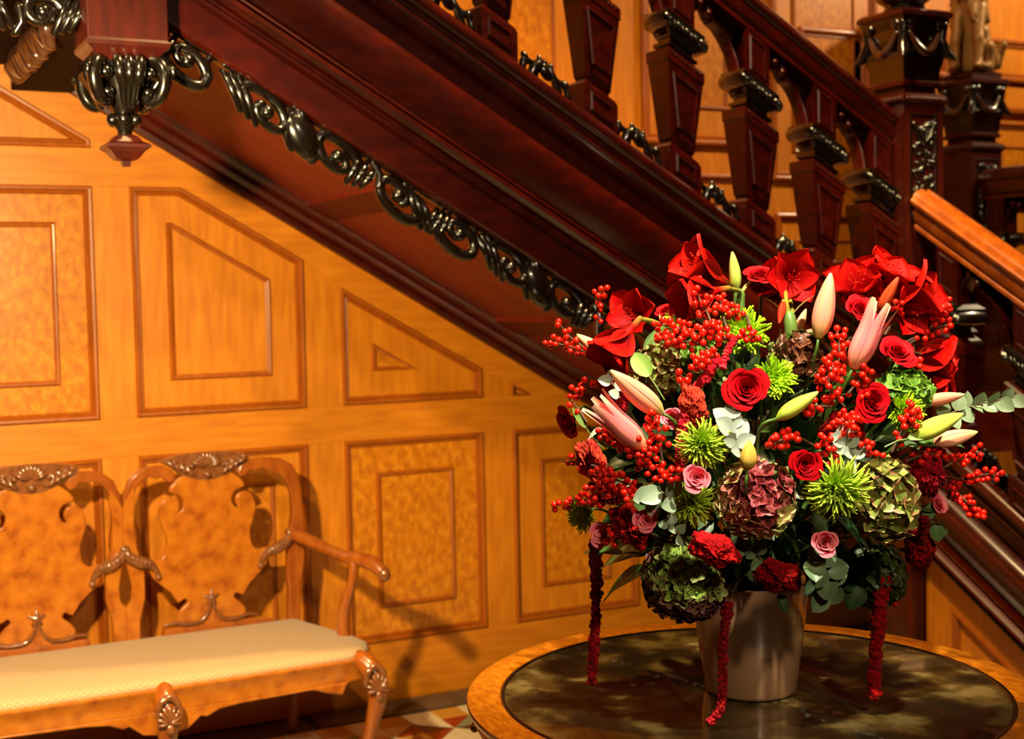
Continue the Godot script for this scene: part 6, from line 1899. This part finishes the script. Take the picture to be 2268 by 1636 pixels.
	berries("cluster of red berries left of the pale pink spray rose", "twigs of red berries in the bouquet", [Vector3(1.380, 1.249, -2.139), Vector3(1.387, 1.260, -2.096), Vector3(1.397, 1.269, -2.051)], 18, 0.011, 10, false)
	berries("branching twig of red berries in the middle of the left side", "twigs of red berries in the bouquet", [Vector3(1.381, 1.238, -2.140), Vector3(1.349, 1.241, -2.170), Vector3(1.326, 1.253, -2.196), Vector3(1.310, 1.262, -2.211)], 26, 0.015, 11, false)
	berries("long low twig of red berries reaching to the far left", "twigs of red berries in the bouquet", [Vector3(1.363, 1.218, -2.176), Vector3(1.330, 1.200, -2.238), Vector3(1.311, 1.199, -2.293), Vector3(1.340, 1.165, -2.448)], 22, 0.011, 12, false)
	berries("drooping twig of red berries above the lower left cockscomb", "twigs of red berries in the bouquet", [Vector3(1.376, 1.233, -2.149), Vector3(1.348, 1.232, -2.176), Vector3(1.324, 1.217, -2.211), Vector3(1.304, 1.228, -2.245)], 22, 0.014, 13, false)
	berries("few red berries beside the lower left pink spray rose", "twigs of red berries in the bouquet", [Vector3(1.366, 1.187, -2.182), Vector3(1.358, 1.155, -2.195), Vector3(1.352, 1.120, -2.227), Vector3(1.338, 1.137, -2.217)], 8, 0.007, 14, false)
	berries("small knot of red berries over the lower left cockscomb", "twigs of red berries in the bouquet", [Vector3(1.371, 1.241, -2.156), Vector3(1.349, 1.225, -2.162), Vector3(1.336, 1.221, -2.152)], 9, 0.007, 15, false)
	berries("tall twig of red berries in front of the top left amaryllis", "twigs of red berries in the bouquet", [Vector3(1.525, 1.514, -2.134), Vector3(1.539, 1.553, -2.168), Vector3(1.560, 1.588, -2.230), Vector3(1.618, 1.613, -2.326)], 26, 0.016, 16, false)
	berries("twig of red berries right of the top left amaryllis stalk", "twigs of red berries in the bouquet", [Vector3(1.543, 1.501, -2.101), Vector3(1.553, 1.544, -2.136), Vector3(1.569, 1.574, -2.167), Vector3(1.578, 1.591, -2.194)], 16, 0.011, 17, false)
	berries("level twig of red berries in the upper left, left of the lime chrysanthemum", "twigs of red berries in the bouquet", [Vector3(1.530, 1.501, -2.112), Vector3(1.505, 1.515, -2.135), Vector3(1.479, 1.528, -2.172), Vector3(1.459, 1.539, -2.213)], 30, 0.015, 18, false)
	berries("second level twig of red berries below the first in the upper left", "twigs of red berries in the bouquet", [Vector3(1.513, 1.481, -2.103), Vector3(1.489, 1.502, -2.135), Vector3(1.459, 1.507, -2.160), Vector3(1.434, 1.510, -2.184)], 22, 0.011, 19, false)
	berries("cluster of red berries above the coral cockscomb", "twigs of red berries in the bouquet", [Vector3(1.514, 1.468, -2.090), Vector3(1.497, 1.477, -2.095), Vector3(1.473, 1.470, -2.091), Vector3(1.453, 1.463, -2.084)], 22, 0.014, 20, false)
	berries("thick twig of red berries over the lime chrysanthemum", "twigs of red berries in the bouquet", [Vector3(1.558, 1.493, -2.080), Vector3(1.533, 1.510, -2.102), Vector3(1.517, 1.523, -2.116), Vector3(1.506, 1.532, -2.122)], 22, 0.014, 21, false)
	berries("small knot of red berries just left of the large red rose's top", "twigs of red berries in the bouquet", [Vector3(1.459, 1.419, -2.101), Vector3(1.441, 1.437, -2.104), Vector3(1.425, 1.445, -2.098)], 8, 0.008, 22, false)
	berries("sparse twig of red berries across the top lime chrysanthemum", "twigs of red berries in the bouquet", [Vector3(1.591, 1.500, -2.067), Vector3(1.572, 1.514, -2.069), Vector3(1.548, 1.519, -2.065)], 9, 0.008, 23, false)
	berries("twig of red berries at the top middle beside the rose", "twigs of red berries in the bouquet", [Vector3(1.592, 1.534, -2.109), Vector3(1.594, 1.556, -2.125), Vector3(1.576, 1.560, -2.130), Vector3(1.563, 1.564, -2.130)], 9, 0.007, 24, false)
	berries("large cluster of red berries right of the large red rose", "twigs of red berries in the bouquet", [Vector3(1.690, 1.382, -1.954), Vector3(1.666, 1.408, -1.957), Vector3(1.659, 1.438, -1.961), Vector3(1.678, 1.466, -1.963)], 40, 0.020, 25, false)
	berries("twig of red berries left of the opening pink lily", "twigs of red berries in the bouquet", [Vector3(1.686, 1.423, -1.973), Vector3(1.705, 1.464, -1.983), Vector3(1.712, 1.494, -1.993), Vector3(1.720, 1.519, -2.006)], 20, 0.012, 26, false)
	berries("twig of red berries below the opening pink lily", "twigs of red berries in the bouquet", [Vector3(1.707, 1.406, -1.961), Vector3(1.727, 1.431, -1.953), Vector3(1.732, 1.448, -1.945)], 16, 0.014, 27, false)
	berries("knot of red berries on the tip of the plump green bud", "twigs of red berries in the bouquet", [Vector3(1.663, 1.383, -1.960), Vector3(1.625, 1.386, -1.952), Vector3(1.590, 1.384, -1.942)], 12, 0.008, 28, false)
	berries("level twig of red berries above the small red rose", "twigs of red berries in the bouquet", [Vector3(1.617, 1.315, -1.956), Vector3(1.579, 1.334, -1.961), Vector3(1.551, 1.330, -1.958), Vector3(1.525, 1.322, -1.954)], 20, 0.009, 29, false)
	berries("twig of red berries in front of the right red rose", "twigs of red berries in the bouquet", [Vector3(1.776, 1.370, -1.940), Vector3(1.739, 1.397, -1.935), Vector3(1.712, 1.395, -1.919)], 12, 0.009, 30, false)
	berries("twig of red berries over the dark crimson cockscomb", "twigs of red berries in the bouquet", [Vector3(1.650, 1.314, -1.945), Vector3(1.658, 1.343, -1.936), Vector3(1.670, 1.360, -1.925), Vector3(1.676, 1.348, -1.908)], 28, 0.016, 31, false)
	berries("upright twig of red berries right of the small red rose", "twigs of red berries in the bouquet", [Vector3(1.656, 1.251, -1.940), Vector3(1.637, 1.287, -1.933), Vector3(1.622, 1.313, -1.927), Vector3(1.612, 1.327, -1.918)], 16, 0.010, 32, false)
	berries("twig of red berries pointing up beside the right lime chrysanthemum", "twigs of red berries in the bouquet", [Vector3(1.778, 1.294, -1.924), Vector3(1.796, 1.327, -1.920), Vector3(1.809, 1.348, -1.916), Vector3(1.823, 1.373, -1.917)], 22, 0.013, 33, false)
	berries("twig of red berries right of the white eucalyptus leaves", "twigs of red berries in the bouquet", [Vector3(1.760, 1.279, -1.924), Vector3(1.717, 1.300, -1.912), Vector3(1.693, 1.313, -1.899)], 10, 0.008, 34, false)
	berries("long twig of red berries reaching to the upper right edge", "twigs of red berries in the bouquet", [Vector3(1.909, 1.486, -2.045), Vector3(2.021, 1.504, -2.100), Vector3(2.038, 1.536, -2.079), Vector3(2.053, 1.566, -2.060)], 16, 0.011, 35, false)
	berries("twig of red berries below the upper right one", "twigs of red berries in the bouquet", [Vector3(1.897, 1.477, -2.033), Vector3(2.021, 1.499, -2.100), Vector3(2.042, 1.517, -2.077), Vector3(2.060, 1.523, -2.058)], 14, 0.010, 36, false)
	berries("drooping twig of red berries at the right shoulder", "twigs of red berries in the bouquet", [Vector3(1.924, 1.476, -2.043), Vector3(2.018, 1.462, -2.097), Vector3(2.040, 1.452, -2.084), Vector3(2.050, 1.440, -2.073)], 12, 0.008, 37, false)
	berries("knot of red berries under the right shoulder rose", "twigs of red berries in the bouquet", [Vector3(1.863, 1.432, -1.984), Vector3(1.894, 1.441, -1.993), Vector3(1.910, 1.448, -2.000)], 12, 0.010, 38, false)
	berries("red berries between the opening pink lily and the top right amaryllis", "twigs of red berries in the bouquet", [Vector3(1.878, 1.509, -2.050), Vector3(1.960, 1.528, -2.120), Vector3(1.957, 1.556, -2.103), Vector3(1.945, 1.568, -2.097)], 12, 0.011, 39, false)
	berries("red berries along the crimson cockscomb at the right", "twigs of red berries in the bouquet", [Vector3(1.825, 1.273, -1.933), Vector3(1.861, 1.279, -1.935), Vector3(1.900, 1.280, -1.942), Vector3(1.945, 1.272, -1.956)], 20, 0.011, 40, false)
	berries("long twig of red berries reaching to the far right", "twigs of red berries in the bouquet", [Vector3(1.931, 1.236, -1.960), Vector3(2.064, 1.208, -2.032), Vector3(2.091, 1.217, -2.003), Vector3(2.111, 1.221, -1.981)], 20, 0.009, 41, false)
	berries("upper right twig of red berries in front of the lower balusters", "twigs of red berries in the bouquet", [Vector3(1.940, 1.244, -1.962), Vector3(2.032, 1.250, -2.012), Vector3(2.081, 1.254, -2.023), Vector3(2.094, 1.264, -2.010)], 15, 0.010, 42, false)
	berries("drooping twig of red berries at the lower far right", "twigs of red berries in the bouquet", [Vector3(1.958, 1.201, -1.975), Vector3(2.054, 1.181, -2.035), Vector3(2.066, 1.159, -2.016), Vector3(2.076, 1.138, -1.997)], 24, 0.011, 43, false)
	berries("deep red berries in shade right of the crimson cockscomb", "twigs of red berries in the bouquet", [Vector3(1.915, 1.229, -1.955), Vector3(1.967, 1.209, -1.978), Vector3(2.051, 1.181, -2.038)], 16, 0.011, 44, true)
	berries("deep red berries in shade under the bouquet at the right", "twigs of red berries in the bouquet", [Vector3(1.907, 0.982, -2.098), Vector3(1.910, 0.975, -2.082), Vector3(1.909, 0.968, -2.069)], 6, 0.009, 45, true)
	eucalyptus("grey green eucalyptus sprig reaching out to the right edge", [Vector3(1.938, 1.341, -1.972), Vector3(2.075, 1.350, -2.043), Vector3(2.105, 1.362, -2.011), Vector3(2.139, 1.374, -1.971)], 12, 0.036, Color(0.52, 0.60, 0.44), 1)
	eucalyptus("pale eucalyptus sprig right of the left spider chrysanthemum", [Vector3(1.486, 1.304, -2.000), Vector3(1.482, 1.328, -2.008), Vector3(1.477, 1.348, -2.017), Vector3(1.477, 1.369, -2.024)], 8, 0.040, Color(0.62, 0.68, 0.62), 2)
	eucalyptus("silvery eucalyptus sprig above the tall green hydrangea", [Vector3(1.686, 1.273, -1.913), Vector3(1.676, 1.298, -1.917), Vector3(1.666, 1.315, -1.921), Vector3(1.661, 1.323, -1.923)], 7, 0.035, Color(0.64, 0.70, 0.62), 3)
	eucalyptus("eucalyptus sprig left of the shaded green chrysanthemum", [Vector3(1.403, 1.205, -2.083), Vector3(1.390, 1.221, -2.094), Vector3(1.377, 1.233, -2.111), Vector3(1.371, 1.211, -2.126)], 5, 0.042, Color(0.50, 0.58, 0.46), 4)
	eucalyptus("small eucalyptus sprig above the drooping hydrangea", [Vector3(1.419, 1.138, -2.094), Vector3(1.406, 1.160, -2.097), Vector3(1.397, 1.170, -2.105)], 5, 0.024, Color(0.50, 0.58, 0.46), 5)
	eucalyptus("eucalyptus sprig over the right side of the pot", [Vector3(1.625, 1.101, -1.982), Vector3(1.652, 1.085, -1.982), Vector3(1.686, 1.053, -1.997), Vector3(1.693, 1.026, -2.018)], 10, 0.050, Color(0.34, 0.44, 0.30), 6)
	eucalyptus("pale eucalyptus tip at the left beside the long bare twig", [Vector3(1.379, 1.398, -2.242), Vector3(1.382, 1.422, -2.270), Vector3(1.383, 1.433, -2.294)], 4, 0.030, Color(0.62, 0.68, 0.60), 7)
	eucalyptus("dark eucalyptus sprig left of the pot's top", [Vector3(1.566, 1.089, -2.040), Vector3(1.543, 1.113, -2.039), Vector3(1.528, 1.118, -2.046)], 5, 0.030, Color(0.30, 0.38, 0.24), 8)
	eucalyptus("eucalyptus sprig beside the right pink spray rose", [Vector3(1.908, 1.148, -1.972), Vector3(1.958, 1.130, -1.999), Vector3(2.019, 1.099, -2.046)], 3, 0.035, Color(0.30, 0.42, 0.22), 9)
	leaf_thing("broad green leaf hanging at the lower left edge of the bouquet", Vector3(1.416, 1.058, -2.216), Vector3(0.075, -0.502, -0.861), 0.20, 0.200, 0.065, 0.10, Color(0.15, 0.30, 0.10))
	leaf_thing("green leaf above the broad one at the lower left edge", Vector3(1.396, 1.102, -2.191), Vector3(0.161, -0.364, -0.918), 0.20, 0.238, 0.054, 0.10, Color(0.18, 0.32, 0.12))
	leaf_thing("narrow green leaf sticking out left over the tassel", Vector3(1.381, 1.093, -2.242), Vector3(0.139, -0.205, -0.969), 0.20, 0.198, 0.023, 0.10, Color(0.24, 0.38, 0.16))
	leaf_thing("glossy dark leaf running down from the lime spider chrysanthemum at the lower right", Vector3(1.648, 1.186, -1.932), Vector3(0.709, -0.688, -0.153), 0.20, 0.121, 0.036, 0.20, Color(0.12, 0.24, 0.12))
	leaf_thing("glossy dark leaf continuing below toward the dark hydrangea", Vector3(1.711, 1.136, -1.943), Vector3(0.658, -0.615, -0.435), 0.20, 0.185, 0.034, 0.20, Color(0.13, 0.26, 0.13))
	leaf_thing("dark leaf hanging down over the front of the pot", Vector3(1.606, 1.025, -2.049), Vector3(0.277, -0.940, 0.199), 0.20, 0.039, 0.022, 0.10, Color(0.14, 0.22, 0.10))
	leaf_thing("long green leaf beneath the blush lily bud at the right", Vector3(1.844, 1.302, -1.929), Vector3(0.920, -0.116, -0.374), 0.20, 0.237, 0.029, 0.20, Color(0.34, 0.50, 0.22))
	leaf_thing("pale green leaf across the base of the yellow green bud at the right", Vector3(1.800, 1.318, -1.906), Vector3(0.974, -0.002, -0.228), 0.20, 0.106, 0.025, 0.10, Color(0.50, 0.62, 0.38))
	leaf_thing("dark green leaf below the right pink spray rose", Vector3(1.937, 1.153, -1.980), Vector3(0.668, -0.470, -0.578), 0.20, 0.118, 0.032, 0.10, Color(0.15, 0.26, 0.10))
	leaf_thing("green leaf behind the left amaryllis cup", Vector3(1.461, 1.474, -2.258), Vector3(0.650, 0.632, -0.421), 0.20, 0.088, 0.043, 0.10, Color(0.26, 0.38, 0.16))
	leaf_thing("light green leaf below the drooping left amaryllis bloom", Vector3(1.419, 1.438, -2.195), Vector3(0.092, 0.522, -0.848), 0.20, 0.079, 0.038, 0.10, Color(0.42, 0.54, 0.24))
	leaf_thing("dark leaf over the right rim of the pot", Vector3(1.750, 1.018, -2.053), Vector3(0.762, -0.371, -0.531), 0.20, 0.152, 0.053, 0.10, Color(0.12, 0.20, 0.09))
	leaf_thing("dark leaf under the dark hydrangea at the lower right", Vector3(1.804, 1.021, -2.049), Vector3(-0.344, -0.931, -0.119), 0.20, 0.052, 0.050, 0.10, Color(0.13, 0.22, 0.09))
	leaf_thing("dark leaf left of the dark red cockscomb over the pot", Vector3(1.568, 1.068, -2.085), Vector3(0.113, -0.714, -0.691), 0.20, 0.076, 0.048, 0.10, Color(0.10, 0.17, 0.08))
	leaf_thing("green sepal leaf by the hanging left rose", Vector3(1.339, 1.335, -2.302), Vector3(0.075, 0.499, -0.863), 0.20, 0.072, 0.012, 0.20, Color(0.35, 0.45, 0.18))
	leaf_thing("small white edged leaf tip left of the dense berry cluster", Vector3(1.340, 1.341, -2.243), Vector3(-0.319, -0.567, -0.760), 0.20, 0.040, 0.019, 0.20, Color(0.80, 0.78, 0.70))
